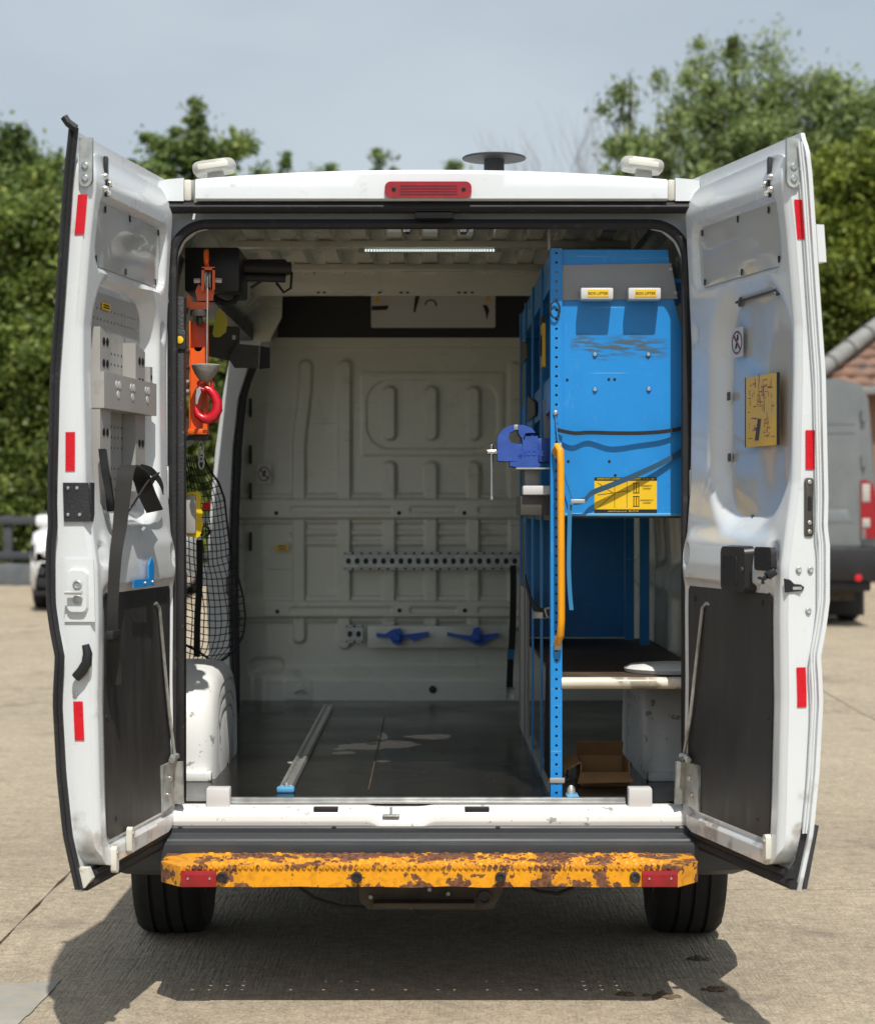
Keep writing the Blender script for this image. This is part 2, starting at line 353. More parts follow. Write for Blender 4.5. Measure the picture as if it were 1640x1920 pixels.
def leaf_mat(name, c1, c2, c3, trans=0.35):
    m = bpy.data.materials.new(name); m.use_nodes = True
    t = m.node_tree; b = t.nodes["Principled BSDF"]; N, L = t.nodes.new, t.links.new
    g = N("ShaderNodeNewGeometry")
    r = N("ShaderNodeValToRGB")
    e = r.color_ramp.elements
    e[0].color = (*c1, 1); e[1].color = (*c3, 1); x = e.new(0.55); x.color = (*c2, 1)
    L(g.outputs['Random Per Island'], r.inputs['Fac'])
    n = N("ShaderNodeTexNoise"); n.inputs['Scale'].default_value = 0.8; n.inputs['Detail'].default_value = 3
    L(g.outputs['Position'], n.inputs['Vector'])
    mr = N("ShaderNodeMapRange"); mr.inputs['From Min'].default_value = 0.3; mr.inputs['From Max'].default_value = 0.7
    mr.inputs['To Min'].default_value = 0.72; mr.inputs['To Max'].default_value = 1.3
    L(n.outputs['Fac'], mr.inputs['Value'])
    s = N("ShaderNodeVectorMath"); s.operation = 'SCALE'
    L(r.outputs['Color'], s.inputs[0]); L(mr.outputs['Result'], s.inputs['Scale'])
    L(s.outputs['Vector'], b.inputs['Base Color'])
    b.inputs['Roughness'].default_value = 0.5
    tr = N("ShaderNodeBsdfTranslucent"); L(s.outputs['Vector'], tr.inputs['Color'])
    ms = N("ShaderNodeMixShader"); ms.inputs['Fac'].default_value = trans + .05
    L(b.outputs['BSDF'], ms.inputs[1]); L(tr.outputs['BSDF'], ms.inputs[2])
    L(ms.outputs['Shader'], t.nodes["Material Output"].inputs['Surface'])
    return m
M['leafL'] = leaf_mat('hedge_leaf', (0.06, 0.10, 0.02), (0.165, 0.23, 0.045), (0.34, 0.38, 0.095))
M['leafD'] = leaf_mat('dark_hedge_leaf', (0.065, 0.11, 0.03), (0.15, 0.22, 0.06), (0.27, 0.33, 0.10))
M['leafR'] = leaf_mat('ash_leaf', (0.10, 0.155, 0.05), (0.24, 0.315, 0.105), (0.42, 0.48, 0.20))
M['leafY'] = leaf_mat('yellow_green_leaf', (0.09, 0.14, 0.02), (0.22, 0.28, 0.04), (0.40, 0.43, 0.085))

ORI = {}
def link(o, parent=None, label=None, cat=None, group=None, kind=None):
    col.objects.link(o)
    if parent is not None: o.parent = parent
    if label: o['label'] = label
    if cat: o['category'] = cat
    if group: o['group'] = group
    if kind: o['kind'] = kind
    return o

def empty(name, loc, label=None, cat=None, group=None, parent=None, kind=None):
    o = bpy.data.objects.new(name, None)
    o.empty_display_size = 0.1
    base = ORI[parent.name] if parent is not None else Vector((0, 0, 0))
    o.location = Vector(loc) - base
    link(o, parent, label, cat, group, kind)
    ORI[o.name] = Vector(loc)
    return o

class G:
    """collects faces in world space, then becomes one mesh object"""
    def __init__(s): s.v = []; s.f = []; s.mi = []
    def add(s, vs, fs, mi=0):
        o = len(s.v)
        s.v.extend([tuple(p) for p in vs])
        s.f.extend([tuple(i + o for i in f) for f in fs])
        s.mi.extend([mi] * len(fs))
        return s
    def quad(s, a, b, c, d, mi=0): return s.add([a, b, c, d], [(0, 1, 2, 3)], mi)
    def poly(s, pts, mi=0): return s.add(pts, [tuple(range(len(pts)))], mi)
    def box(s, lo, hi, mi=0, bev=0.0, mtx=None):
        bm = bmesh.new()
        bmesh.ops.create_cube(bm, size=1.0)
        lo, hi = Vector(lo), Vector(hi)
        c = (lo + hi) / 2; d = hi - lo
        for v in bm.verts: v.co = Vector((v.co.x * d.x, v.co.y * d.y, v.co.z * d.z)) + c
        if bev > 0:
            bmesh.ops.bevel(bm, geom=bm.edges[:], offset=min(bev, 0.45 * min(abs(d.x), abs(d.y), abs(d.z))), segments=2, affect='EDGES', profile=0.5)
        bm.verts.index_update()
        vs = [(mtx @ v.co) if mtx is not None else v.co.copy() for v in bm.verts]
        s.add(vs, [[v.index for v in f.verts] for f in bm.faces], mi)
        bm.free(); return s
    def prism(s, poly, fn0, fn1, mi=0):
        """poly in 2D, fn0 and fn1 map a 2D point to the two end faces"""
        n = len(poly)
        vs = [fn0(*p) for p in poly] + [fn1(*p) for p in poly]
        fs = [tuple(range(n)), tuple(range(2 * n - 1, n - 1, -1))]
        for i in range(n): fs.append((i, i + n, (i + 1) % n + n, (i + 1) % n))
        return s.add(vs, fs, mi)
    def tube(s, pts, r, seg=8, mi=0, closed=False, cap=True, flat=None):
        pts = [Vector(p) for p in pts]; n = len(pts)
        vs = []; prev = None
        for i, p in enumerate(pts):
            if closed: t = pts[(i + 1) % n] - pts[i - 1]
            else: t = pts[min(i + 1, n - 1)] - pts[max(i - 1, 0)]
            t.normalize()
            if prev is None:
                up = Vector((0, 0, 1)) if abs(t.z) < 0.9 else Vector((0, 1, 0))
                a = t.cross(up).normalized()
            else:
                a = (prev - t * prev.dot(t)).normalized()
            prev = a; b = t.cross(a)
            rr = r[i] if isinstance(r, (list, tuple)) else r
            for k in range(seg):
                q = 2 * math.pi * k / seg
                vs.append(p + a * math.cos(q) * rr + b * math.sin(q) * rr)
        fs = []
        m = n if closed else n - 1
        for i in range(m):
            j = (i + 1) % n
            for k in range(seg):
                fs.append((i * seg + k, i * seg + (k + 1) % seg, j * seg + (k + 1) % seg, j * seg + k))
        if cap and not closed:
            fs.append(tuple(range(seg - 1, -1, -1))); fs.append(tuple((n - 1) * seg + k for k in range(seg)))
        return s.add(vs, fs, mi)
    def lathe(s, prof, origin, axis=(0, 0, 1), seg=24, mi=0):
        ax = Vector(axis).normalized()
        up = Vector((0, 0, 1)) if abs(ax.z) < 0.9 else Vector((0, 1, 0))
        a = ax.cross(up).normalized(); b = ax.cross(a)
        o = Vector(origin); vs = []; n = len(prof)
        for (r, h) in prof:
            for k in range(seg):
                q = 2 * math.pi * k / seg
                vs.append(o + ax * h + (a * math.cos(q) + b * math.sin(q)) * r)
        fs = []
        for i in range(n - 1):
            for k in range(seg):
                fs.append((i * seg + k, i * seg + (k + 1) % seg, (i + 1) * seg + (k + 1) % seg, (i + 1) * seg + k))
        fs.append(tuple(range(seg - 1, -1, -1))); fs.append(tuple((n - 1) * seg + k for k in range(seg)))
        return s.add(vs, fs, mi)
    def grid(s, nu, nv, fn, mi=0, skip=None, flip=False):
        vs = [fn(i / nu, j / nv) for j in range(nv + 1) for i in range(nu + 1)]
        fs = []
        for j in range(nv):
            for i in range(nu):
                if skip and skip((i + .5) / nu, (j + .5) / nv): continue
                a = j * (nu + 1) + i
                q = (a, a + 1, a + nu + 2, a + nu + 1)
                fs.append(q[::-1] if flip else q)
        return s.add(vs, fs, mi)
    def ribbon(s, pts, wid, th=0.002, mi=0):
        """flat strap: pts are centres, wid a width vector (or list of them)"""
        pts = [Vector(p) for p in pts]; vs = []
        if not isinstance(wid, list): wid = [Vector(wid)] * len(pts)
        q, ww = [], []
        for i in range(len(pts) - 1):
            a, b = pts[max(i - 1, 0)], pts[i]; c, d = pts[i + 1], pts[min(i + 2, len(pts) - 1)]
            for k in range(6):
                t = k / 6
                q.append(.5 * ((2 * b) + (c - a) * t + (2 * a - 5 * b + 4 * c - d) * t * t + (3 * b - a - 3 * c + d) * t ** 3)); ww.append(Vector(wid[i]).lerp(Vector(wid[i + 1]), t))
        pts, wid = q + [pts[-1]], ww + [Vector(wid[-1])]
        n = len(pts)
        for i, p in enumerate(pts):
            w = Vector(wid[i] if isinstance(wid, list) else wid)
            t = (pts[min(i + 1, n - 1)] - pts[max(i - 1, 0)]).normalized()
            nn = t.cross(w).normalized() * th
            vs += [p - w / 2 - nn / 2, p + w / 2 - nn / 2, p + w / 2 + nn / 2, p - w / 2 + nn / 2]
        fs = []
        for i in range(n - 1):
            for k in range(4):
                fs.append((i * 4 + k, i * 4 + (k + 1) % 4, (i + 1) * 4 + (k + 1) % 4, (i + 1) * 4 + k))
        fs += [(3, 2, 1, 0), tuple((n - 1) * 4 + k for k in range(4))]
        return s.add(vs, fs, mi)
    def perforated(s, nu, nv, fn, hole=0.3, mi=0, seg=8, has=None):
        """plate of nu x nv cells each with a real round hole; fn maps cell coords to a point"""
        for j in range(nv):
            for i in range(nu):
                c = (i + .5, j + .5)
                if has and not has(i, j):
                    s.quad(fn(i, j), fn(i + 1, j), fn(i + 1, j + 1), fn(i, j + 1), mi); continue
                out = [(i, j), (i + .5, j), (i + 1, j), (i + 1, j + .5), (i + 1, j + 1), (i + .5, j + 1), (i, j + 1), (i, j + .5)]
                inn = [(c[0] + hole * math.cos(R(225 + 45 * k)), c[1] + hole * math.sin(R(225 + 45 * k))) for k in range(8)]
                vs = [fn(*p) for p in out] + [fn(*p) for p in inn]
                s.add(vs, [(k, (k + 1) % 8, (k + 1) % 8 + 8, k + 8) for k in range(8)], mi)
        return s
    def obj(s, name, mats, parent=None, label=None, cat=None, group=None, kind=None, angle=38, weld=False, recalc=True):
        me = bpy.data.meshes.new(name)
        if parent is not None: base = ORI[parent.name]
        else:
            a = np.array(s.v)
            base = Vector(((a[:, 0].min() + a[:, 0].max()) / 2, (a[:, 1].min() + a[:, 1].max()) / 2, a[:, 2].min()))
        me.from_pydata([(x - base.x, y - base.y, z - base.z) for x, y, z in s.v], [], s.f)
        if not isinstance(mats, (list, tuple)): mats = [mats]
        for m in mats: me.materials.append(M[m] if isinstance(m, str) else m)
        me.polygons.foreach_set('material_index', s.mi)
        if weld or recalc:
            bm = bmesh.new(); bm.from_mesh(me)
            if weld: bmesh.ops.remove_doubles(bm, verts=bm.verts, dist=0.0004)
            if recalc: bmesh.ops.recalc_face_normals(bm, faces=bm.faces)
            bm.to_mesh(me); bm.free()
        me.polygons.foreach_set('use_smooth', [True] * len(me.polygons))
        me.set_sharp_from_angle(angle=R(angle))
        me.update()
        o = bpy.data.objects.new(name, me)
        if parent is None: o.location = base
        link(o, parent, label, cat, group, kind)
        ORI[o.name] = base
        return o

def lettering(body, size, mtx, m, parent, name='lettering'):
    c = bpy.data.curves.new(name, 'FONT')
    c.body = body; c.size = size; c.extrude = 0.0002
    c.align_x = 'CENTER'; c.align_y = 'CENTER'
    c.materials.append(M[m])
    tmp = bpy.data.objects.new(name, c)
    col.objects.link(tmp)
    me = bpy.data.meshes.new_from_object(tmp.evaluated_get(bpy.context.evaluated_depsgraph_get()))
    bpy.data.objects.remove(tmp)
    o = bpy.data.objects.new(name, me)
    o.matrix_local = Matrix.Translation(-ORI[parent.name]) @ mtx
    link(o, parent)
    return o

def sstep(a, b, x):
    if a == b: return 0.0 if x < a else 1.0
    t = min(1.0, max(0.0, (x - a) / (b - a)))
    return t * t * (3 - 2 * t)
def sdr(x, y, cx, cy, hw, hh, r):
    qx = abs(x - cx) - hw + r; qy = abs(y - cy) - hh + r
    return math.hypot(max(qx, 0), max(qy, 0)) + min(max(qx, qy), 0) - r
def emb(x, y, cx, cy, hw, hh, r, soft): return 1 - sstep(-soft, soft, sdr(x, y, cx, cy, hw, hh, r))
def interp(tab, z):
    if z <= tab[0][0]: return tab[0][1]
    for (a, va), (b, vb) in zip(tab, tab[1:]):
        if z <= b: return va + (vb - va) * (z - a) / (b - a)
    return tab[-1][1]
def rrect(cx, cy, hw, hh, r, n=6):
    pts = []
    for k, (sx, sy) in enumerate([(1, 1), (-1, 1), (-1, -1), (1, -1)]):
        for i in range(n + 1):
            q = R(90 * k + 90 * i / n)
            pts.append((cx + sx * (hw - r) + r * math.cos(q), cy + sy * (hh - r) + r * math.sin(q)))
    return pts
def screw(g, c, nrm, r=0.006, mi=0, h=0.004):
    g.lathe([(r, 0), (r, h * .6), (r * .7, h), (r * .3, h), (r * .25, h * .5)], c, nrm, 10, mi)

# ================================================================== SETTING
SLOPE0, GRADE = 8.6, 0.025
def gz(Y): return max(0.0, (min(Y, 60) - SLOPE0) * GRADE)
g = G()
ys = [-60, -10, 8.6, 20, 32, 60, 400, 900]
for a, b in zip(ys, ys[1:]):
    g.quad((-700, a, gz(a) - .03), (700, a, gz(a) - .03), (700, b, gz(b) - .03), (-700, b, gz(b) - .03))
ground = g.obj('ground', 'joint', kind='structure', label='wide concrete yard the vans stand on', recalc=False)

# concrete slabs of the yard, each its own piece with recessed joints
XJ = [-1.46 + 4.6 * k for k in range(-5, 6)]
YJ = [1.69 + 6.9 * k for k in range(-1, 5)]
rs = random.Random(3)
for j in range(len(YJ) - 1):
    for i in range(len(XJ) - 1):
        x0, x1, y0, y1 = XJ[i] + .005, XJ[i + 1] - .005, YJ[j] + .004, YJ[j + 1] - .004
        nu, nv = 40, 40
        jit = 0.014 if j < 2 else 0.004
        g = G()
        def fn(u, v):
            x = x0 + (x1 - x0) * u; y = y0 + (y1 - y0) * v
            if u in (0.0, 1.0): x += jit * mnoise.noise(Vector((y * 5, i * 9.1, 1.7)))
            if v in (0.0, 1.0): y += jit * mnoise.noise(Vector((x * 5, j * 7.3, 4.1)))
            return (x, y, gz(y) + (-.006 if (u in (0.0, 1.0) or v in (0.0, 1.0)) else 0))
        g.grid(nu, nv, fn)
        ring = [fn(k / nu, 0.0) for k in range(nu + 1)] + [fn(1.0, k / nv) for k in range(1, nv + 1)] + [fn(1 - k / nu, 1.0) for k in range(1, nu + 1)] + [fn(0.0, 1 - k / nv) for k in range(1, nv)]
        n = len(ring)
        g.add(ring + [(p[0], p[1], p[2] - .05) for p in ring], [(k, k + n, (k + 1) % n + n, (k + 1) % n) for k in range(n)])
        g.obj('concrete_slab', 'concrete', ground, weld=True)

# worn grey marking at the near left and dried mud near the right door
def ground_poly(name, pts, m, z=0.004, seed=1, parent=ground, thick=0.0):
    g = G(); out = []
    n = len(pts)
    for i in range(n):
        a, b = Vector((*pts[i], 0)), Vector((*pts[(i + 1) % n], 0))
        k = max(2, int((b - a).length / .03))
        for q in range(k):
            p = a.lerp(b, q / k); w = .012
            out.append((p.x + w * mnoise.noise(p * 11 + Vector((seed, 0, 0))), p.y + w * mnoise.noise(p * 11 + Vector((0, seed, 5))), z + thick))
    c = Vector((sum(p[0] for p in out) / len(out), sum(p[1] for p in out) / len(out), z + thick))
    g.add(out + [c], [(i, (i + 1) % len(out), len(out)) for i in range(len(out))])
    return g.obj(name, m, parent, recalc=False)
def GP(px, py):
    t = CAMZ / (py - CY); return ((px - CX) * t, CAMY + FPX * t)
ground_poly('faded_marking', [GP(-60, 1850), GP(60, 1845), GP(112, 1838), GP(75, 1885), GP(20, 1935), GP(-60, 1935)], 'fadedpaint')
for k, (px, py, sx) in enumerate([(1242, 1868, .055), (1342, 1857, .038), (1175, 1866, .02), (1310, 1798, .035)]):
    g = G(); x, y = GP(px, py); rq = random.Random(k)
    for q in range(30):
        a = rq.uniform(0, 6.28); rr = sx * rq.uniform(0, 1)
        cx, cy = x + math.cos(a) * rr, y + math.sin(a) * rr * .8
        h = rq.uniform(.003, .008); r0 = rq.uniform(.005, .017)
        g.lathe([(r0, 0.001), (r0 * .9, h * .5), (r0 * .45, h)], (cx, cy, 0), (rq.uniform(-.2, .2), rq.uniform(-.2, .2), 1), 7)
    g.obj('mud_clod', 'dung', None, ['dark crumbled mud heap on concrete by the shadow edge', 'smaller dark mud scatter right of the mud heap', 'tiny mud crumbs left of the mud heap', 'dark mud smear on concrete behind right tyre'][k], 'mud', 'mud on the concrete')

# ================================================================== VAN
van = empty('panel_van', (0, 0, 0), 'white panel van seen from behind with both rear doors wide open', 'van')

SEC = [(.95, .36), (.985, .50), (1.0, .75), (1.015, 1.1), (1.005, 1.4), (.975, 1.75), (.935, 2.05), (.895, 2.28), (.872, 2.36),
       (.858, 2.41), (.836, 2.445), (.79, 2.468), (.70, 2.478), (.5, 2.487), (.25, 2.493), (0, 2.495)]
FULL = [(-x, z) for x, z in SEC] + [(x, z) for x, z in SEC[-2::-1]]
ZT = [(3.6, 2.495), (4.2, 2.46), (4.7, 2.25), (5.1, 1.86), (5.35, 1.45), (5.7, 1.18), (5.95, .85)]
WT = [(3.6, 1), (5.1, .97), (5.7, .9), (5.95, .74)]
st = [.03, .15, .3, .42] + [.46 + .08 * k for k in range(11)] + [1.35, 1.8, 2.3, 2.7, 3.05, 3.3, 3.6, 4.0, 4.3, 4.5, 4.7, 4.9, 5.1, 5.25, 5.35, 5.55, 5.7, 5.85, 5.95]
g = G(); nsec = len(FULL)
vs = []
for Y in st:
    zt = interp(ZT, Y); wf = interp(WT, Y)
    arch = -1
    for wy in (.9, 4.85):
        dd = .42 ** 2 - (Y - wy) ** 2
        if dd > 0: arch = .33 + math.sqrt(dd)
    for (x, z) in FULL:
        zz = .36 + (z - .36) * (zt - .36) / (2.495 - .36)
        if arch > 0 and zz < arch: zz = arch - (arch - zz) * .02
        vs.append((x * wf, Y, zz))
fs = []
for i in range(len(st) - 1):
    for k in range(nsec - 1):
        ym = (st[i] + st[i + 1]) / 2; zm = (FULL[k][1] + FULL[k + 1][1]) / 2; xm = FULL[k][0]
        if xm < 0 and 1.35 < ym < 3.05 and .45 < zm < 2.2: continue
        fs.append((i * nsec + k, (i + 1) * nsec + k, (i + 1) * nsec + k + 1, i * nsec + k + 1))
fs.append(tuple((len(st) - 1) * nsec + k for k in range(nsec)))
g.add(vs, fs)
body = g.obj('body_shell', 'white', van, angle=50)

# opening outline and rear frame
OPW, OPT, OPB, OPR = .792, 2.353, .40, .115
def outline(hw, zb, zt, r, n=10):
    return rrect(0, (zb + zt) / 2, hw, (zt - zb) / 2, r, n)
def ray_out(poly, ang, c=(0, 1.47)):
    d = (math.cos(ang), math.sin(ang)); best = None
    for i in range(len(poly)):
        a, b = poly[i], poly[(i + 1) % len(poly)]
        ex, ey = b[0] - a[0], b[1] - a[1]
        den = d[0] * ey - d[1] * ex
        if abs(den) < 1e-9: continue
        t = ((a[0] - c[0]) * ey - (a[1] - c[1]) * ex) / den
        s_ = ((a[0] - c[0]) * d[1] - (a[1] - c[1]) * d[0]) / den
        if t > 0 and -1e-6 <= s_ <= 1 + 1e-6 and (best is None or t < best): best = t
    return (c[0] + d[0] * best, c[1] + d[1] * best)
NA = 144
angs = [2 * math.pi * k / NA for k in range(NA)]
outer = [ray_out(FULL, a) for a in angs]
op0 = outline(OPW + .03, OPB - .03, OPT + .035, OPR + .03)
op1 = outline(OPW, OPB, OPT, OPR)
A = [ray_out(op0, a) for a in angs]; B = [ray_out(op1, a) for a in angs]
mid = [((a[0] * .35 + b[0] * .65), (a[1] * .35 + b[1] * .65)) for a, b in zip(outer, A)]
rings = [[(x, .03, z) for x, z in outer], [(x * .995, .012, z) for x, z in outer], [(x, .045, z) for x, z in mid], [(x, .05, z) for x, z in A], [(x, .035, z) for x, z in B], [(x, .05, z) for x, z in B], [(x * .985, .10, 1.47 + (z - 1.47) * .985) for x, z in B]]
g = G(); vs = [p for r in rings for p in r]; fs = []
for r in range(len(rings) - 1):
    for k in range(NA): fs.append((r * NA + k, r * NA + (k + 1) % NA, (r + 1) * NA + (k + 1) % NA, (r + 1) * NA + k))
g.add(vs, fs); g.obj('rear_frame', 'white', van)
# black seal round the opening (bottom left open at the sill)
sl = outline(OPW - .012, OPB - .04, OPT - .02, OPR - .01, 12)
sl = [p for p in outline(OPW - .007, .2, OPT - .012, OPR - .01, 12) if p[1] > 1.2]
sl.sort(key=lambda p: math.atan2(p[1] - 1.3, p[0]))
g = G(); g.tube([(sl[0][0], .022, .555)] + [(x, .022, z) for x, z in sl] + [(sl[-1][0], .022, .555)], .0155, 8)
sealo = g.obj('opening_seal', 'black', van)

# roof header panel above the doors, gasket under it
def hz_(x): return 2.503 - .028 * (abs(x) / .71) ** 2.2
g = G()
prof = lambda x: [(-.040, 2.403), (-.050, 2.409), (-.0495, 2.44), (-.046, hz_(x) - .018), (-.034, hz_(x) - .005), (.0, hz_(x)), (.30, hz_(x) - .001), (.32, hz_(x) - .02)]
nx = 60
vs = []; fs = []
for i in range(nx + 1):
    x = -.708 + 1.428 * i / nx
    vs += [(x, y, z) for y, z in prof(x)]
npf = 8
for i in range(nx):
    for k in range(npf - 1): fs.append((i * npf + k, i * npf + k + 1, (i + 1) * npf + k + 1, (i + 1) * npf + k))
fs += [tuple(range(npf)), tuple(nx * npf + k for k in range(npf))]
g.add(vs, fs); header = g.obj('roof_header', 'white', van)
for s_ in (-1, 1):
    g = G()
    xa, xb, xc = s_ * .722, s_ * .745, s_ * .845
    g.box((min(xa, xb), -.03, 2.405), (max(xa, xb), .3, 2.470), bev=.006)
    g.obj('sealant_seam', 'seam', van)
    g = G()
    pr = [(.745, 2.404), (.862, 2.404), (.864, 2.412), (.858, 2.428), (.846, 2.446), (.828, 2.460), (.80, 2.469), (.745, 2.474)]
    g.prism([(s_ * a, b) for a, b in pr], lambda a, b: (a, -.034, b), lambda a, b: (a, .2, b))
    g.obj('roof_corner', 'white', van)
g = G()
g.box((-.80, -.03, 2.372), (.80, .02, 2.402), bev=.008)
g.tube([(-.80, -.034, 2.386), (.80, -.034, 2.386)], .007, 6)
g.obj('header_gasket', 'black', van)
g = G()
g.box((-.045, -.03, 2.352), (.072, .01, 2.371), bev=.004)
g.obj('latch_housing', 'blackp', van)

# high brake light
bl = G()
pl = rrect(PX(802.5, -.055), PZ(355.5, -.055), .131, .0245, .018, 5)
bl.prism(pl, lambda a, b: (a, -.044, b), lambda a, b: (a * 1, -.062, b))
brake = bl.obj('high_brake_light', 'redlens', van)
for px in (738, 869):
    s2 = G(); screw(s2, P(px, 354, -.062), (0, -1, 0), .0065); s2.obj('screw', 'blackp', brake)
for k in range(4):
    s2 = G(); z = PZ(347 + k * 5.2, -.063); s2.box((PX(750, -.06), -.0645, z - .0012), (PX(857, -.06), -.061, z + .0012)); s2.obj('lens_rib', 'redlens', brake)

# roof lamps and mushroom vent
def roof_lamp(cx, cz, Y, tilt, lab):
    lm = empty('roof_lamp', (cx, Y, 2.49), parent=van)
    lm['label'] = lab
    mt = Matrix.Translation((cx, Y, cz)) @ Matrix.Rotation(R(tilt), 4, 'Y')
    g = G(); pl = rrect(0, 0, .066, .055, .035, 6)
    prof = [(.94, -.020), (1.04, -.013), (1.07, -.001), (1.04, .012), (.94, .019), (.6, .022)]
    vs = []; n = len(pl)
    for sc_, h in prof: vs += [mt @ Vector((a * sc_, b * sc_, h)) for a, b in pl]
    fs = []
    for r in range(len(prof) - 1):
        for k in range(n): fs.append((r * n + k, r * n + (k + 1) % n, (r + 1) * n + (k + 1) % n, (r + 1) * n + k))
    fs += [tuple(range(n)), tuple((len(prof) - 1) * n + k for k in range(n))]
    g.add(vs, fs); g.obj('housing', 'lampw', lm)
    g = G(); g.box((-.05, -.061, -.010), (.05, -.052, .008), mtx=mt, bev=.003); g.obj('lens', 'seam', lm)
    g = G(); g.box((cx - .02, Y - .03, 2.48), (cx + .03, Y + .03, cz - .015), bev=.004); g.obj('bracket', 'greym', lm)
roof_lamp(PX(402, .45), PZ(314, .45), .45, -8, 'cloudy white lamp over left roof corner')
roof_lamp(PX(1203, .45), PZ(310, .45), .45, 7, 'cloudy white lamp over right roof corner')
g = G()
vx, vz = PX(926, 1.0), PZ(296, 1.0)
g.lathe([(.036, 2.47), (.036, vz - .004)], (vx, 1.0, 0), (0, 0, 1), 28)
g.lathe([(.035, vz - .006), (.112, vz - .004), (.113, vz), (.108, vz + .004), (.05, vz + .012), (.01, vz + .014)], (vx, 1.0, 0), (0, 0, 1), 40)
g.obj('mushroom_vent', 'blackm', van)

# sill, strip, bumper
g = G()
def sillfn(u, v):
    x = -.79 + 1.58 * u
    pocket = emb(x, 0, PX(752, 0), 0, .075, 1, .01, .03)
    pr = [(.06, .562), (.03, .564), (-.005, .563), (-.028, .556), (-.04, .54), (-.042, .522), (-.038, .508), (-.02, .500)]
    f = v * (len(pr) - 1); i = min(int(f), len(pr) - 2); t = f - i
    y = pr[i][0] * (1 - t) + pr[i + 1][0] * t; z = pr[i][1] * (1 - t) + pr[i + 1][1] * t
    groove = emb(v, x, .25, 0, .05, .55, .02, .06) * (1 - pocket)
    return (x, y - .004 * pocket, z - .022 * pocket * sstep(0.0, .35, v) * (1 - sstep(.8, 1, v)) - .004 * groove)
g.grid(150, 28, sillfn)
sill = g.obj('sill', 'whited', van)
for px in (611, 894):
    s2 = G(); s2.box((PX(px - 23, -.02), -.034, .548), (PX(px + 23, -.02), -.008, .5635), bev=.002); s2.obj('rubber_insert', 'blackp', sill)
s2 = G()
cx = PX(733, -.02)
s2.box((cx - .026, -.045, .535), (cx + .026, -.01, .541), bev=.002)
s2.tube([(cx, -.03, .538), (cx, -.03, .564)], .004, 8)
for d in (-.018, .018): screw(s2, (cx + d, -.035, .541), (0, 0, 1), .005)
s2.obj('lock_striker', 'steel', sill)
g = G(); g.box((PX(430, .04), .03, .566), (PX(1172, .04), .052, .584), bev=.003)
g.box((PX(430, .04), .024, .567), (PX(1172, .04), .031, .574), bev=.001)
g.obj('aluminium_edge_strip', 'alu', van)
for px in (409, 1200):
    g = G(); g.box((PX(px - 22, 0), -.012, .560), (PX(px + 22, 0), .05, .618), bev=.005)
    g.obj('corner_block', 'paper', van)
g = G()
path = [(-1.0, .46), (-1.0, .25), (-.985, .12), (-.955, .05), (-.90, .012), (-.84, 0), (.84, 0), (.90, .012), (.955, .05), (.985, .12), (1.0, .25), (1.0, .46)]
pro = [(.03, .512), (-.030, .511), (-.046, .508), (-.050, .503), (-.050, .489), (-.054, .486), (-.095, .478), (-.100, .472), (-.112, .470), (-.122, .464), (-.126, .43), (-.11, .385), (-.05, .362), (.03, .365)]
vs = []
for i, (x, y) in enumerate(path):
    if abs(x) <= .84: nx_, ny_ = 0, 1
    else:
        a = path[max(i - 1, 0)]; b = path[min(i + 1, len(path) - 1)]
        tx, ty = b[0] - a[0], b[1] - a[1]; L_ = math.hypot(tx, ty); nx_, ny_ = -ty / L_, tx / L_
    for (o, z) in pro:
        k = 1 if abs(x) <= .9 else .45
        vs.append((x + nx_ * o * k, y + ny_ * o * k, z))
fs = []; m_ = len(pro)
for i in range(len(path) - 1):
    for k in range(m_ - 1): fs.append((i * m_ + k, i * m_ + k + 1, (i + 1) * m_ + k + 1, (i + 1) * m_ + k))
g.add(vs, fs); bump = g.obj('rear_bumper', 'greyp', van)
for px in (338, 626, 933, 1269):
    s2 = G(); s2.lathe([(.008, 0), (.008, .003), (.004, .004), (.003, .001)], P(px, 1553, -.047), (0, -1, -.3), 12); s2.obj('bumper_screw', 'greydk', bump)
for px in (262, 1350):
    s2 = G(); s2.box(P(px - 22, 1636, .12) + Vector((0, -.02, 0)), P(px + 22, 1630, .12) + Vector((0, .02, 0)), bev=.003); s2.obj('bumper_clip', 'seam', bump)

# rusty yellow step
stp = empty('rear_step', (0, -.2, .38), parent=van)
stp['label'] = 'rusty yellow tread plate step with chipped paint'
ZS = .44
g = G()
X0, NX_, cw = -.70, 28, .05
rows, cd = 5, .056
y0s = -.338
g.perforated(NX_, rows, lambda i, j: (X0 + i * cw, y0s + j * cd, ZS), hole=.10, mi=0, has=lambda i, j: (i in (1, 2, 3, 24, 25, 26) and j in (1, 2, 3)) or (j == 1 and (i * 7) % 5 < 3) or (j == 3 and i in (8, 9, 10, 18, 19)))
yb = y0s + rows * cd
g.quad((X0, yb, ZS), (-X0, yb, ZS), (-X0 + .03, -.028, ZS), (X0 - .03, -.028, ZS))
g.quad((X0, y0s, ZS), (-X0, y0s, ZS), (.716, -.352, ZS), (-.716, -.352, ZS))
for s_ in (-1, 1):
    g.poly([(s_ * .70, y0s, ZS), (s_ * .716, -.352, ZS), (s_ * .782, -.27, ZS), (s_ * .782, -.12, ZS), (s_ * .745, -.028, ZS), (s_ * .73, -.028, ZS), (s_ * .70, yb, ZS)])
edge = [(-.745, -.028), (-.782, -.12), (-.782, -.27), (-.716, -.352), (.716, -.352), (.782, -.27), (.782, -.12), (.745, -.028)]
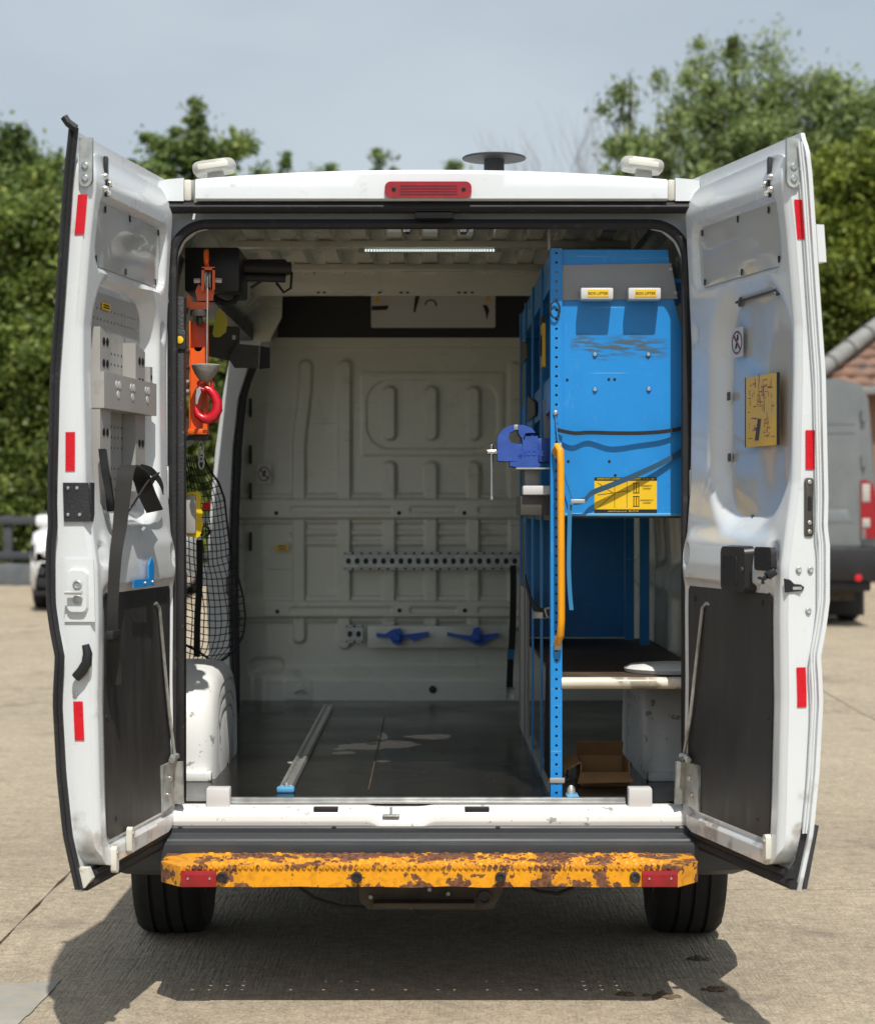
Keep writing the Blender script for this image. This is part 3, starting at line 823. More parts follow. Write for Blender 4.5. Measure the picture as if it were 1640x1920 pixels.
for a, b in zip(edge, edge[1:]):
    n = max(1, int(abs(b[0] - a[0]) / .05))
    for q in range(n):
        p = (a[0] + (b[0] - a[0]) * q / n, a[1] + (b[1] - a[1]) * q / n); r_ = (a[0] + (b[0] - a[0]) * (q + 1) / n, a[1] + (b[1] - a[1]) * (q + 1) / n)
        def zb(pp): return .381 + (.004 * mnoise.noise(Vector((pp[0] * 9, 0, 0))))
        g.quad((*p, ZS), (*r_, ZS), (*r_, zb(r_)), (*p, zb(p)))
tread = g.obj('tread_plate', 'rust', stp, weld=True, angle=30)
g = G(); rq = random.Random(5)
for j in range(rows * 2 - 1):
    for i in range(NX_ * 2 - 1):
        if (i + j) % 2 == 0 or (i % 2 == 0 and j % 2 == 0): continue
        x, y = X0 + (i + 1) * cw / 2, y0s + (j + 1) * cd / 2
        g.lathe([(.0125, 0), (.0085, .005), (.0055, .0055), (.004, .002)], (x, y, ZS - .0005), (0, 0, 1), 7)
tb = g.obj('tread_dimple', 'rust2', tread, kind='stuff')
g = G()
for i in range(NX_ * 3):
    x = X0 + (i + .5) * cw / 3
    g.box((x - .006, -.357, ZS - .007), (x + .004, -.349, ZS + .004), mtx=Matrix.Translation((x, -.353, ZS)) @ Matrix.Rotation(R(28), 4, 'Y') @ Matrix.Translation((-x, .353, -ZS)))
g.obj('serrated_lip', 'rust2', tread, kind='stuff')
for k, px in enumerate((372, 1237)):
    g = G(); g.box((PX(px - 33.5, -.36), -.362, PZ(1664, -.36)), (PX(px + 33.5, -.36), -.351, PZ(1633, -.36)), bev=.003)
    rf = g.obj('reflector', 'redlens', stp)
    for d in (-20, 21):
        s2 = G(); s2.lathe([(.004, 0), (.003, .003)], P(px + d, 1648, -.362), (0, -1, 0), 10); s2.obj('rivet', 'chrome', rf)
for px in (416, 669, 938, 1190):
    g = G(); c = P(px, 1645, -.352); g.lathe([(.0155, 0), (.0155, .008), (.013, .011), (.009, .011), (.008, .008)], c, (0, -1, 0), 20); g.obj('rubber_buffer', 'black', stp)
g = G(); g.prism(rrect(PX(803, -.1), -.105, .022, .012, .011, 6), lambda a, b: (a, b, ZS + .003), lambda a, b: (a, b, ZS - .004)); g.obj('slot_plate', 'greym', stp)
for s_ in (-1, 1):
    g = G(); g.box((s_ * .45 - .025, -.33, .385), (s_ * .45 + .025, .3, .425), bev=.004); g.obj('support_arm', 'under', stp)

# wheels, axle, underbody
def tyre_mesh():
    prof = [(-.11, .20), (-.118, .235), (-.122, .275), (-.115, .315), (-.10, .332), (-.085, .338)]
    gr = []
    for c in (-.05, .0, .05):
        gr += [(c - .0065, .342), (c - .005, .333), (c + .005, .333), (c + .0065, .342)]
    prof = prof + gr + [(.085, .338), (.10, .332), (.115, .315), (.122, .275), (.118, .235), (.11, .20)]
    return prof
def wheel(x, y, lab):
    w = empty('wheel', (x, y, 0), parent=van); w['label'] = lab
    g = G(); pr = tyre_mesh(); seg = 96; n = len(pr); vs = []
    for k in range(seg):
        q = 2 * math.pi * k / seg
        for (o, r) in pr:
            rr = r
            if abs(o) > .08 and r > .325: rr = r - (.006 if (k % 4 == 0) else 0)
            yy, zz = math.cos(q) * rr, math.sin(q) * rr
            flat = max(zz, -.334)
            vs.append((x + o * (1.03 if zz < -.28 else 1), y + yy, .334 + flat))
    fs = []
    for k in range(seg):
        for i in range(n - 1): fs.append((k * n + i, ((k + 1) % seg) * n + i, ((k + 1) % seg) * n + i + 1, k * n + i + 1))
    g.add(vs, fs); g.obj('tyre', 'tyre', w, angle=30)
    g = G(); g.lathe([(.19, -.10), (.205, -.108), (.205, .108), (.19, .10), (.17, .05), (.07, .03), (.06, .06), (.01, .06)], (x, y, .334), (1 if x > 0 else -1, 0, 0), 32); g.obj('rim', 'greydk', w)
wheel(-.885, .92, 'rear wheel below the left door')
wheel(.885, .92, 'rear wheel below the right door')
wheel(-.885, 4.85, 'front left wheel'); wheel(.885, 4.85, 'front right wheel')
g = G(); g.tube([(-.78, .92, .334), (.78, .92, .334)], .045, 12); g.lathe([(.05, -.1), (.13, -.05), (.13, .05), (.05, .1)], (0.1, .92, .334), (1, 0, 0), 16)
g.obj('rear_axle', 'under', van)
g = G(); g.box((-.74, .04, .40), (.74, 5.0, .54)); g.box((-.55, .1, .30), (-.45, 3.4, .40), bev=.01); g.box((.45, .1, .30), (.55, 3.4, .40), bev=.01)
g.box((-.3, 1.3, .2), (.35, 2.2, .40), bev=.05)
g.obj('underbody', 'under', van)
sp = G()
ol = [(672, 1650), (935, 1650), (944, 1668), (925, 1704), (905, 1706), (690, 1706), (674, 1690)]
sp.prism(ol, lambda a, b: P(a, b, .02), lambda a, b: P(a, b, .03))
sp.box(P(700, 1690, .02) + Vector((0, -.06, -.012)), P(890, 1687, .02) + Vector((0, .05, 0)), bev=.003)
crr = sp.obj('tow_bracket', 'under', van)
s2 = G(); s2.lathe([(.021, 0), (.021, .012), (.015, .012), (.015, .002)], P(908, 1683, .02), (0, -1, 0), 20); s2.obj('socket_hole', 'blackp', crr)
s2 = G(); s2.lathe([(.012, 0), (.012, .01), (.009, .011)], P(868, 1695, .02), (0, -1, 0), 12); s2.obj('oval_hole', 'blackp', crr)
for px, py in ((695, 1682), (805, 1668), (840, 1676), (770, 1700)):
    s2 = G(); screw(s2, P(px, py, .018), (0, -1, 0), .008, h=.008); s2.obj('bracket_bolt', 'steel', crr)
for k, pts in enumerate([[(555, 1660), (590, 1685), (640, 1700), (690, 1702)], [(985, 1660), (1010, 1672), (1045, 1676), (1075, 1664)]]):
    g = G(); g.tube([P(a, b, .05) for a, b in pts], .006, 6); g.obj('cable', 'blackm', van)

# ------------------------------------------------------------------ inside of the van
BY = 3.45
FZ = .57
g = G(); g.box((-.93, .055, .535), (.93, BY, FZ)); vfloor = g.obj('load_floor', 'floor', van)
def floor_wear():
    m = M['floor']; t = m.node_tree; N, L = t.nodes.new, t.links.new
    bs = t.nodes["Principled BSDF"]; src = bs.inputs['Base Color'].links[0].from_socket
    tc = N("ShaderNodeTexCoord"); nz = N("ShaderNodeTexNoise"); nz.inputs['Scale'].default_value = 9; nz.inputs['Detail'].default_value = 7
    L(tc.outputs['Object'], nz.inputs['Vector'])
    acc = None
    for px, py, rx, ry in ((668, 1401, .095, .10), (745, 1395, .10, .13), (806, 1382, .095, .10), (640, 1412, .045, .05), (718, 1380, .018, .13), (718, 1427, .03, .03), (560, 1430, .03, .05)):
        k = (CAMZ - FZ) / (py - CY); cx, cy = (px - CX) * k, CAMY + FPX * k
        mp = N("ShaderNodeMapping"); mp.vector_type = 'POINT'
        mp.inputs['Location'].default_value = (-cx / rx, -cy / ry, -FZ); mp.inputs['Scale'].default_value = (1 / rx, 1 / ry, 1)
        ln = N("ShaderNodeVectorMath"); ln.operation = 'LENGTH'
        L(tc.outputs['Object'], mp.inputs['Vector']); L(mp.outputs['Vector'], ln.inputs[0])
        if acc is None: acc = ln.outputs['Value']
        else:
            mn = N("ShaderNodeMath"); mn.operation = 'MINIMUM'; L(acc, mn.inputs[0]); L(ln.outputs['Value'], mn.inputs[1]); acc = mn.outputs[0]
    ad = N("ShaderNodeMath"); ad.operation = 'MULTIPLY_ADD'; ad.inputs[1].default_value = 2.2; L(nz.outputs['Fac'], ad.inputs[0]); L(acc, ad.inputs[2])
    mr = N("ShaderNodeMapRange"); mr.interpolation_type = 'SMOOTHSTEP'; mr.inputs['From Min'].default_value = 1.95; mr.inputs['From Max'].default_value = 2.15; mr.inputs['To Min'].default_value = .95; mr.inputs['To Max'].default_value = 0
    L(ad.outputs[0], mr.inputs['Value'])
    mx = N("ShaderNodeMix"); mx.data_type = 'RGBA'; mx.inputs['B'].default_value = (.50, .42, .33, 1)
    L(mr.outputs['Result'], mx.inputs['Factor']); L(src, mx.inputs['A']); L(mx.outputs['Result'], bs.inputs['Base Color'])
floor_wear()
g = G(); g.box((PX(690, .27) - .002, .3, FZ + .001), (PX(690, .27) + .003, 2.6, FZ + .003)); g.obj('board_seam', 'ply', vfloor)
rl = G(); rl.box((-.478, .27, FZ), (-.434, 3.0, FZ + .012), bev=.002); rl.box((-.4765, .272, FZ + .012), (-.464, 2.998, FZ + .02), bev=.002); rl.box((-.448, .272, FZ + .012), (-.4355, 2.998, FZ + .02), bev=.002)
rail = rl.obj('floor_rail', 'alu', van)
s2 = G(); s2.box((-.484, .235, FZ), (-.428, .272, FZ + .018), bev=.005); s2.obj('end_cap', 'bluetape', rail)
s2 = G(); screw(s2, (-.456, .29, FZ + .012), (0, 0, 1), .006, h=.014); s2.obj('rail_bolt', 'steel', rail)

# bulkhead with pressed ribs
def XB(px): return PX(px, BY)
def ZB(py): return PZ(py, BY)
ribs = []
for px, ya, yb_ in ((561, 676, 1205), (646, 676, 1216), (730, 866, 1180), (808, 866, 1180), (887, 866, 1180), (965, 680, 1180)):
    ribs.append((XB(px), (ZB(ya) + ZB(yb_)) / 2, .030, abs(ZB(ya) - ZB(yb_)) / 2))
for px in (730, 808, 887): ribs.append((XB(px), ZB(775), .030, ZB(725) - ZB(775)))
def bh(x, z):
    h = 0.0
    for k, (cx, cz, hw, hh) in enumerate(ribs):
        xo = cx
        if k == 0: xo = cx + .03 * sstep(1.75, 2.1, z)
        h = max(h, .024 * emb(x, z, xo, cz, hw, hh, .028, .0055))
    win = emb(x, z, XB(811), ZB(776), XB(945) - XB(811), ZB(698) - ZB(776), .02, .006)
    win2 = emb(x, z, XB(810), ZB(777), XB(932) - XB(810), ZB(713) - ZB(777), .11, .006)
    h += .006 * win - .010 * win2 * (1 if h < .01 else .4)
    for py, hh in ((954, .048), (1142, .040)):
        b = emb(x, z, 0, ZB(py), 1.2, hh, .005, .006)
        gr = 0
        for c, w in ((XB(640), .24), (XB(812), .11), (XB(935), .10)): gr = max(gr, emb(x, z, c, ZB(py) - .004, w, .014, .012, .004))
        h = max(h, .040 * b - .006 * gr)
        fl = emb(x, z, 0, ZB(py), 1.2, hh + .022, .005, .004)
        h = max(h, .012 * fl)
    for py in (999, 1018): h = max(h, .010 * emb(x, z, XB(760), ZB(py), .55, .012, .01, .006) + (h if h > .012 else 0) * .0)
    # flared left edge, top flange and lower box section
    lft = 1 - sstep(XB(472), XB(515), x + .05 * math.sin((z - .6) * 1.9))
    h += .07 * lft * (.5 + .5 * sstep(.75, 1.0, z))
    h = max(h, .03 * sstep(ZB(655), ZB(650), z))
    low = 1 - sstep(ZB(1275), ZB(1245), z)
    h += .05 * low * sstep(XB(475), XB(500), x)
    h += .004 * emb(x, z, XB(560), ZB(1291), .065, .05, .02, .004)
    h -= .02 * emb(x, z, XB(500), ZB(1248), .08, .035, .03, .01)
    return h
g = G()
bx0, bx1, bz0, bz1 = -.93, .95, .565, 2.285
g.grid(330, 300, lambda u, v: (bx0 + (bx1 - bx0) * u, BY - bh(bx0 + (bx1 - bx0) * u, bz0 + (bz1 - bz0) * v), bz0 + (bz1 - bz0) * v))
bulk = g.obj('bulkhead', 'inner', van, angle=80)
for py in (751, 838, 908, 1000):
    s2 = G(); s2.prism(rrect(XB(472), ZB(py + 15), .006, .045, .005, 3), lambda a, b: (a, BY - .078, b), lambda a, b: (a, BY - .05, b)); s2.obj('slot', 'blackp', bulk)
for px, py in ((748, 962), (870, 962), (749, 1144), (871, 1144), (519, 962), (521, 1146)):
    s2 = G(); s2.lathe([(.010, 0), (.010, .004), (.007, .005)], (XB(px), BY - .038, ZB(py)), (0, -1, 0), 12); s2.obj('round_hole', 'blackp', bulk)
for py in (765, 857, 943, 978, 1023):
    s2 = G(); screw(s2, (XB(452), BY - .068, ZB(py)), (0, -1, 0), .012, h=.008); s2.obj('bulkhead_bolt', 'inner', bulk)
s2 = G(); s2.lathe([(.028, 0), (.028, .004), (.022, .006), (.02, .003)], (XB(565), BY - .052, ZB(1293)), (0, -1, 0), 20); s2.tube([(XB(552), BY - .06, ZB(1296)), (XB(566), BY - .066, ZB(1290)), (XB(578), BY - .06, ZB(1298))], .006, 6); s2.obj('tie_down_ring', 'inner', bulk)
s2 = G(); s2.lathe([(.018, 0), (.018, .003), (.009, .004), (.008, .001)], (XB(811), BY - .052, ZB(1291)), (0, -1, 0), 18); s2.obj('drain_plug', 'blackp', bulk)
# no smoking sign and yellow label
def no_sign(parent, fn, w, h, name='prohibition_sign'):
    """fn(a,b,lift): a right, b up"""
    g = G(); g.prism([(-w / 2, -h / 2), (w / 2, -h / 2), (w / 2, h / 2), (-w / 2, h / 2)], lambda a, b: fn(a, b, .0004), lambda a, b: fn(a, b, .001))
    r0 = w * .44
    for k in range(32):
        q0, q1 = 2 * math.pi * k / 32, 2 * math.pi * (k + 1) / 32
        g.quad(*[fn(r * math.cos(q), r * math.sin(q) * h / w * .9 , .0016) for r, q in ((r0, q0), (r0, q1), (r0 * .84, q1), (r0 * .84, q0))], mi=1)
    d = .07 * w
    g.quad(*[fn(a, b * h / w * .9, .0018) for a, b in ((-.30 * w - d / 2, .30 * w - d / 2), (-.30 * w + d / 2, .30 * w + d / 2), (.30 * w + d / 2, -.30 * w + d / 2), (.30 * w - d / 2, -.30 * w - d / 2))], mi=1)
    g.quad(*[fn(a * w, b * w, .0014) for a, b in ((-.18, -.22), (.0, -.18), (.02, -.05), (-.10, -.02))], mi=2)
    g.quad(*[fn(a * w, b * w, .0014) for a, b in ((-.05, .05), (.14, .08), (.10, .30), (.0, .24))], mi=2)
    g.obj(name, ['paper', 'redprint', 'print'], parent, recalc=False)
no_sign(bulk, lambda a, b, l: (XB(497) + a, BY - .062 - l + a * .4, ZB(889) + b), .064, .088)
s2 = G(); s2.prism(rrect(XB(529), ZB(1027), .032, .013, .008, 4), lambda a, b: (a, BY - .027, b), lambda a, b: (a, BY - .021, b)); lb = s2.obj('yellow_sticker', 'yellow', bulk)
for k in range(2):
    s2 = G(); s2.box((XB(529) - .018, BY - .028, ZB(1024 + k * 5) - .0025), (XB(529) + .02, BY - .0272, ZB(1024 + k * 5) + .0025)); s2.obj('print_line', 'print', lb)

# lashing rail and clamp board on the bulkhead
def lash(x0, x1, z0, z1, Y, n, name):
    g = G(); cw_ = (x1 - x0) / n; hh = (z1 - z0)
    zc0, zc1 = z0 + hh * .2, z1 - hh * .2
    g.perforated(n, 1, lambda i, j: (x0 + i * cw_, Y, zc0 + (zc1 - zc0) * j), hole=.30)
    for za, zb_, d in ((zc1, zc1 + .006, .014), (zc0 - .006, zc0, .014)):
        g.box((x0, Y, za), (x1, Y + d, zb_))
    for i in range(n):
        for za, zb_ in ((zc1 + .008, z1), (z0, zc0 - .008)):
            g.box((x0 + (i + .12) * cw_, Y + .006, za), (x0 + (i + .88) * cw_, Y + .010, zb_))
    g.box((x0, Y + .018, z0), (x1, Y + .02, z1), mi=1)
    return g.obj(name, ['steel', 'blackp'], van)
lash(XB(646), XB(972), ZB(1068), ZB(1035), BY - .065, 20, 'lashing_rail')
lash(XB(649), XB(681), ZB(1204), ZB(1171), BY - .065, 2, 'lashing_rail')
g = G(); g.box((XB(690), BY - .075, ZB(1213)), (XB(953), BY - .05, ZB(1172)), bev=.003); cb = g.obj('clamp_board', 'inner', van)
for px, pts in ((745, [(705, 1187), (722, 1189), (736, 1180), (750, 1178), (756, 1190), (775, 1188), (803, 1184), (804, 1194), (786, 1197), (776, 1203), (768, 1197), (756, 1197), (748, 1210), (738, 1208), (730, 1196), (706, 1195)]),
                (893, [(838, 1185), (858, 1190), (884, 1192), (888, 1178), (898, 1176), (904, 1190), (935, 1187), (935, 1194), (915, 1200), (905, 1210), (893, 1210), (880, 1202), (862, 1197), (838, 1192)])):
    s2 = G(); s2.prism(pts, lambda a, b: P(a, b, BY - .10), lambda a, b: P(a, b, BY - .08))
    s2.lathe([(.02, 0), (.02, .03), (.013, .036)], (XB(px), BY - .09, ZB(1193)), (0, -1, 0), 14); s2.obj('blue_clamp', 'blueclip', cb)
# dark headliner panel above the bulkhead with a notice plate
g = G(); g.box((-.72, BY - .02, 2.286), (.93, BY + .01, 2.52)); hl = g.obj('upper_bulkhead', 'blackp', van)
s2 = G(); s2.prism(rrect(XB(812), ZB(583), XB(928) - XB(812), .082, .008, 3), lambda a, b: (a, BY - .034, b), lambda a, b: (a, BY - .030, b)); npz = s2.obj('notice_plate', 'paper', hl)
def plate_poly(pts, m, name, lift=.036):
    s3 = G(); s3.prism(pts, lambda a, b: (XB(a), BY - lift, ZB(b)), lambda a, b: (XB(a), BY - lift + .001, ZB(b))); s3.obj(name, m, npz)
plate_poly([(701, 568), (708, 555), (715, 568)], 'yellow', 'warning_triangle'); plate_poly([(909, 565), (915, 553), (921, 565)], 'yellow', 'warning_triangle')
plate_poly([(697, 575), (729, 574), (726, 582), (697, 583)], 'print', 'printed_mark'); plate_poly([(779, 551), (788, 551), (778, 588), (775, 585)], 'print', 'printed_mark')
plate_poly([(904, 573), (912, 573), (917, 582), (912, 602), (909, 585)], 'print', 'printed_mark')
s3 = G(); s3.tube([(XB(807) + .026 * math.cos(R(a)), BY - .036, ZB(574) + .026 * math.sin(R(a))) for a in range(-5, 190, 15)], .003, 6); s3.obj('printed_arc', 'print', npz)

# ceiling: corrugated roof skin with cross beams
g = G()
def ceil(u, v):
    x = -.88 + 1.76 * u; y = .06 + (BY - .06) * v
    ph = ((x + 10) / .126) % 1.0
    tr = sstep(.08, .16, ph) * (1 - sstep(.58, .66, ph))
    tr *= emb(x, 0, 0, 0, .74, 1, .01, .02) * (1 - sstep(2.28, 2.32, y))
    edge_ = sstep(.66, .86, abs(x))
    return (x, y, 2.490 - .046 * tr - .16 * edge_)
g.grid(320, 40, ceil); ceil_o = g.obj('ceiling_panel', 'inner', van, angle=50)
for yb_ in (.50, 1.14, 1.83):
    g = G(); g.box((-.78, yb_, 2.415), (.78, yb_ + .06, 2.441), bev=.004); bo = g.obj('roof_beam', 'inner', van)
    for k in range(-6, 7):
        g = G(); x = k * .126; g.prism([(-.034, 2.442), (.034, 2.442), (.028, 2.484), (-.028, 2.484)], lambda a, b: (x + a, yb_ + .012 - (b - 2.442) * .25, b), lambda a, b: (x + a, yb_ + .055, b)); g.obj('beam_block', 'inner', bo)
g = G(); g.prism([(2.36, 2.486), (2.40, 2.44), (2.47, 2.41), (2.50, 2.398), (2.60, 2.396), (2.66, 2.486)], lambda a, b: (-.84, a, b), lambda a, b: (.84, a, b)); fb = g.obj('front_roof_member', 'inner', van)
for px in (597, 608, 712, 752, 764, 860, 872, 885):
    s2 = G(); s2.lathe([(.008, 0), (.008, .004), (.005, .005)], (PX(px, 2.5), 2.495, 2.402), (0, -1, 0), 10); s2.obj('fixing_hole', 'blackp', fb)
g = G(); g.box((PX(672, 1.17), 1.16, 2.402), (PX(938, 1.17), 1.185, 2.4145)); ledb = g.obj('led_strip', 'greym', van)
g = G()
for k in range(46):
    x = PX(686 + k * 5.3, 1.17); g.box((x - .0022, 1.1575, 2.4035), (x + .0022, 1.1605, 2.4115))
g.obj('led_chip_row', 'led', ledb, kind='stuff')
for px in (727, 800, 888):
    g = G()
    for k in range(6):
        x = PX(px - 14 + k * 5.4, .5); g.box((x - .002, .497, 2.404), (x + .002, .4995, 2.411))
    g.obj('led_chip_row', 'led', ledb, kind='stuff')
for px in (762, 868):
    g = G(); g.lathe([(.016, 0), (.018, .006), (.012, .018), (.004, .02)], P(px, 427, .12), (0, -.3, -1), 16); g.obj('latch_cup', 'chrome', van)
# side linings
def lining(sx, y0, y1, name):
    g = G()
    def fn(u, v):
        y = y0 + (y1 - y0) * u; z = FZ + (2.40 - FZ) * v
        xo = interp([(.57, .925), (1.3, .94), (1.9, .90), (2.25, .85), (2.4, .78)], z)
        h = 0
        for c in (.45, .95, 1.45, 1.95, 2.5, 3.0): h = max(h, .035 * emb(y, z, c, 1.5, .05, .8, .03, .02))
        for c in (1.2, 1.75): h = max(h, .04 * emb(y, z, 1.7, c, 2, .05, .02, .015))
        for c in (.7, 1.2, 1.7, 2.2): h -= .02 * emb(y, z, c, 1.0, .12, .12, .06, .02)
        return (sx * (xo - h), y, z)
    g.grid(max(12, int((y1 - y0) / .02)), 80, fn); return g.obj(name, 'inner', van, angle=60)
lining(1, .08, BY, 'side_lining'); lining(-1, .08, 1.34, 'side_lining')
# front pillar of the side door with its seal
pil = [(-.985, .50), (-1.0, .75), (-1.012, 1.1), (-1.002, 1.4), (-.972, 1.75), (-.935, 2.02), (-.90, 2.2), (-.82, 2.36)]
inn = [(-.89, .55), (-.893, .75), (-.90, 1.1), (-.897, 1.4), (-.884, 1.75), (-.862, 1.98), (-.815, 2.12), (-.74, 2.26)]
g = G()
for (a, b), (c, d), (e, f_), (h_, i_) in zip(pil, pil[1:], inn, inn[1:]):
    g.quad((a, 3.05, b), (c, 3.05, d), (h_ * .8 + c * .2 , 3.1, i_), (e * .8 + a * .2, 3.1, f_))
    g.quad((e * .8 + a * .2, 3.1, f_), (h_ * .8 + c * .2, 3.1, i_), (h_, 3.2, i_), (e, 3.2, f_))
    g.quad((e, 3.2, f_), (h_, 3.2, i_), (h_, 3.5, i_), (e, 3.5, f_))
g.obj('side_pillar', 'white', van, weld=True)
g = G(); g.tube([(x + .004, 3.14, z) for x, z in [(-.893, .56)] + inn[1:6] + [(-.84, 2.06), (-.815, 2.12), (-.86, 2.19), (-.93, 2.25)]], .019, 8); g.obj('side_door_seal', 'black', van)
g = G(); g.prism([(438, 566), (452, 540), (530, 545), (528, 595), (505, 640), (478, 640), (476, 605)], lambda a, b: P(a, b, 3.0), lambda a, b: P(a, b, 3.2)); gus = g.obj('roof_gusset', 'inner', van)
s2 = G(); s2.prism(rrect(PX(495, 3.0), PZ(587, 3.0), .035, .012, .01, 3), lambda a, b: (a, 2.99, b), lambda a, b: (a, 2.998, b)); s2.obj('gusset_press', 'inner', gus)
g = G(); g.box((-.92, 2.97, 1.08), (-.885, 3.06, 1.17), bev=.015); g.obj('door_stop', 'blackp', van)
g = G(); g.box((-1.0, 1.36, .47), (-.75, 3.05, .50)); g.obj('side_door_threshold', 'greyp', van)
g = G(); g.box((-.885, 1.36, 2.24), (-.80, 3.05, 2.29)); g.obj('side_door_top_rail', 'greyp', van)
# wheel boxes
def wheel_box(sx):
    g = G(); n = 40
    prof = []
    for k in range(n + 1):
        q = math.pi * k / n
        yy = .96 - .43 * math.copysign(abs(math.cos(q)) ** .55, math.cos(q)); zz = FZ + .365 * abs(math.sin(q)) ** .62
        prof.append((yy, zz))
    steps = [(.94, 0), (.80, 0), (.775, .002), (.75, .008), (.73, .022), (.718, .042), (.712, .066), (.718, .075), (.713, .085), (.712, .115), (.719, .124), (.713, .134), (.712, .165), (.718, .173), (.712, .185), (.71, .40)]
    vs = []
    for (x, ins) in steps:
        f = 1 - ins / .42
        for (yy, zz) in prof: vs.append((sx * x, .96 + (yy - .96) * f, FZ + (zz - FZ) * max(0.02, 1 - ins / .385)))
    fs = []
    for r in range(len(steps) - 1):
        for k in range(n): fs.append((r * (n + 1) + k, r * (n + 1) + k + 1, (r + 1) * (n + 1) + k + 1, (r + 1) * (n + 1) + k))
    g.add(vs, fs); o = g.obj('wheel_box', 'whited', van, angle=35)
    s2 = G(); s2.box((sx * .72 if sx > 0 else -.93, .505, FZ), (.93 if sx > 0 else -.72, .55, FZ + .03), bev=.004); s2.obj('foot_flange', 'whited', o)
wheel_box(-1); wheel_box(1)

# ------------------------------------------------------------------ rear doors
ANG = {-1: R(9.5), 1: R(14.0)}
HX = {-1: .785, 1: .78}
def DP(sd, u, n, z):
    a = ANG[sd]
    return Vector((sd * HX[sd] + sd * math.sin(a) * u - sd * math.cos(a) * n, -math.cos(a) * u - math.sin(a) * n, z))
def DN(sd): a = ANG[sd]; return Vector((-sd * math.cos(a), -math.sin(a), 0))      # towards the inside of the door
def DU(sd): a = ANG[sd]; return Vector((sd * math.sin(a), -math.cos(a), 0))       # towards the free edge
def door_hit(sd, px, py, n):
    """where the sight line through a photo pixel meets the door plane n"""
    r = Vector(((px - CX) / FPX, 1, -(py - CY) / FPX)); c = Vector((0, CAMY, CAMZ))
    nn = DN(sd); o = DP(sd, 0, n, 0)
    t = (o - c).dot(nn) / r.dot(nn); p = c + r * t
    return (p - DP(sd, 0, n, 0)).dot(DU(sd)), p.z
N_IN = [(.50, .034), (.53, .033), (.68, .026), (.95, .019), (1.17, .022), (1.31, .019), (1.42, .004), (1.54, -.014), (1.83, -.021), (1.96, -.021), (2.2, .0), (2.43, .027)]
N_OUT = [(.446, -.021), (.6, -.057), (.76, -.074), (.95, -.085), (1.02, -.082), (1.07, -.078), (1.15, -.094), (1.22, -.104), (1.37, -.1045), (1.42, -.098), (1.5, -.10), (1.83, -.092), (2.03, -.077), (2.36, -.054), (2.48, -.04)]
def n_in(u, z):
    return interp(N_IN, z) * (.5 + .5 * min(1, max(0, u / .775)))
UL, UR, PB, PT = .0, .772, .50, 2.432
def urange(z):
    a, b = UL, UR
    for r, zz, lo in ((.10, PT, True), (.07, PT, False)):
        d = z - (zz - r)
        if d > 0:
            k = r - math.sqrt(max(0, r * r - d * d))
            if lo: a += k
            else: b -= k
    for r, lo in ((.10, True), (.09, False)):
        d = (PB + r) - z
        if d > 0:
            k = r - math.sqrt(max(0, r * r - d * d))
            if lo: a += k
            else: b -= k
    return a, b
def relief(sd, u, z):
    h = 0.0
    h -= .020 * emb(u, z, .385, 2.222, .315, .098, .05, .006)
    if sd < 0: h -= .060 * emb(u, z, .39, 1.775, .275, .335, .15, .026)
    else: h -= .046 * emb(u, z, .45, 1.762, .255, .335, .19, .042)
    h -= .010 * emb(u, z, .365, .905, .335, .355, .03, .006)
    for cu, cz, rr in ((.055, 1.33, .022), (.70, 1.345, .022), (.06, 2.0, .018), (.045, 1.05, .0)):
        if rr: h -= .010 * emb(u, z, cu, cz, rr, rr * 1.4, rr, .006)
    h += .014 * emb(u, z, .36, 1.315, .34, .075, .05, .03)
    # rolled borders
    h -= .018 * (1 - sstep(0.0, .022, u - UL)) + .016 * (1 - sstep(0, .02, UR - u))
    h -= .02 * sstep(PT - .08, PT, z)
    return h
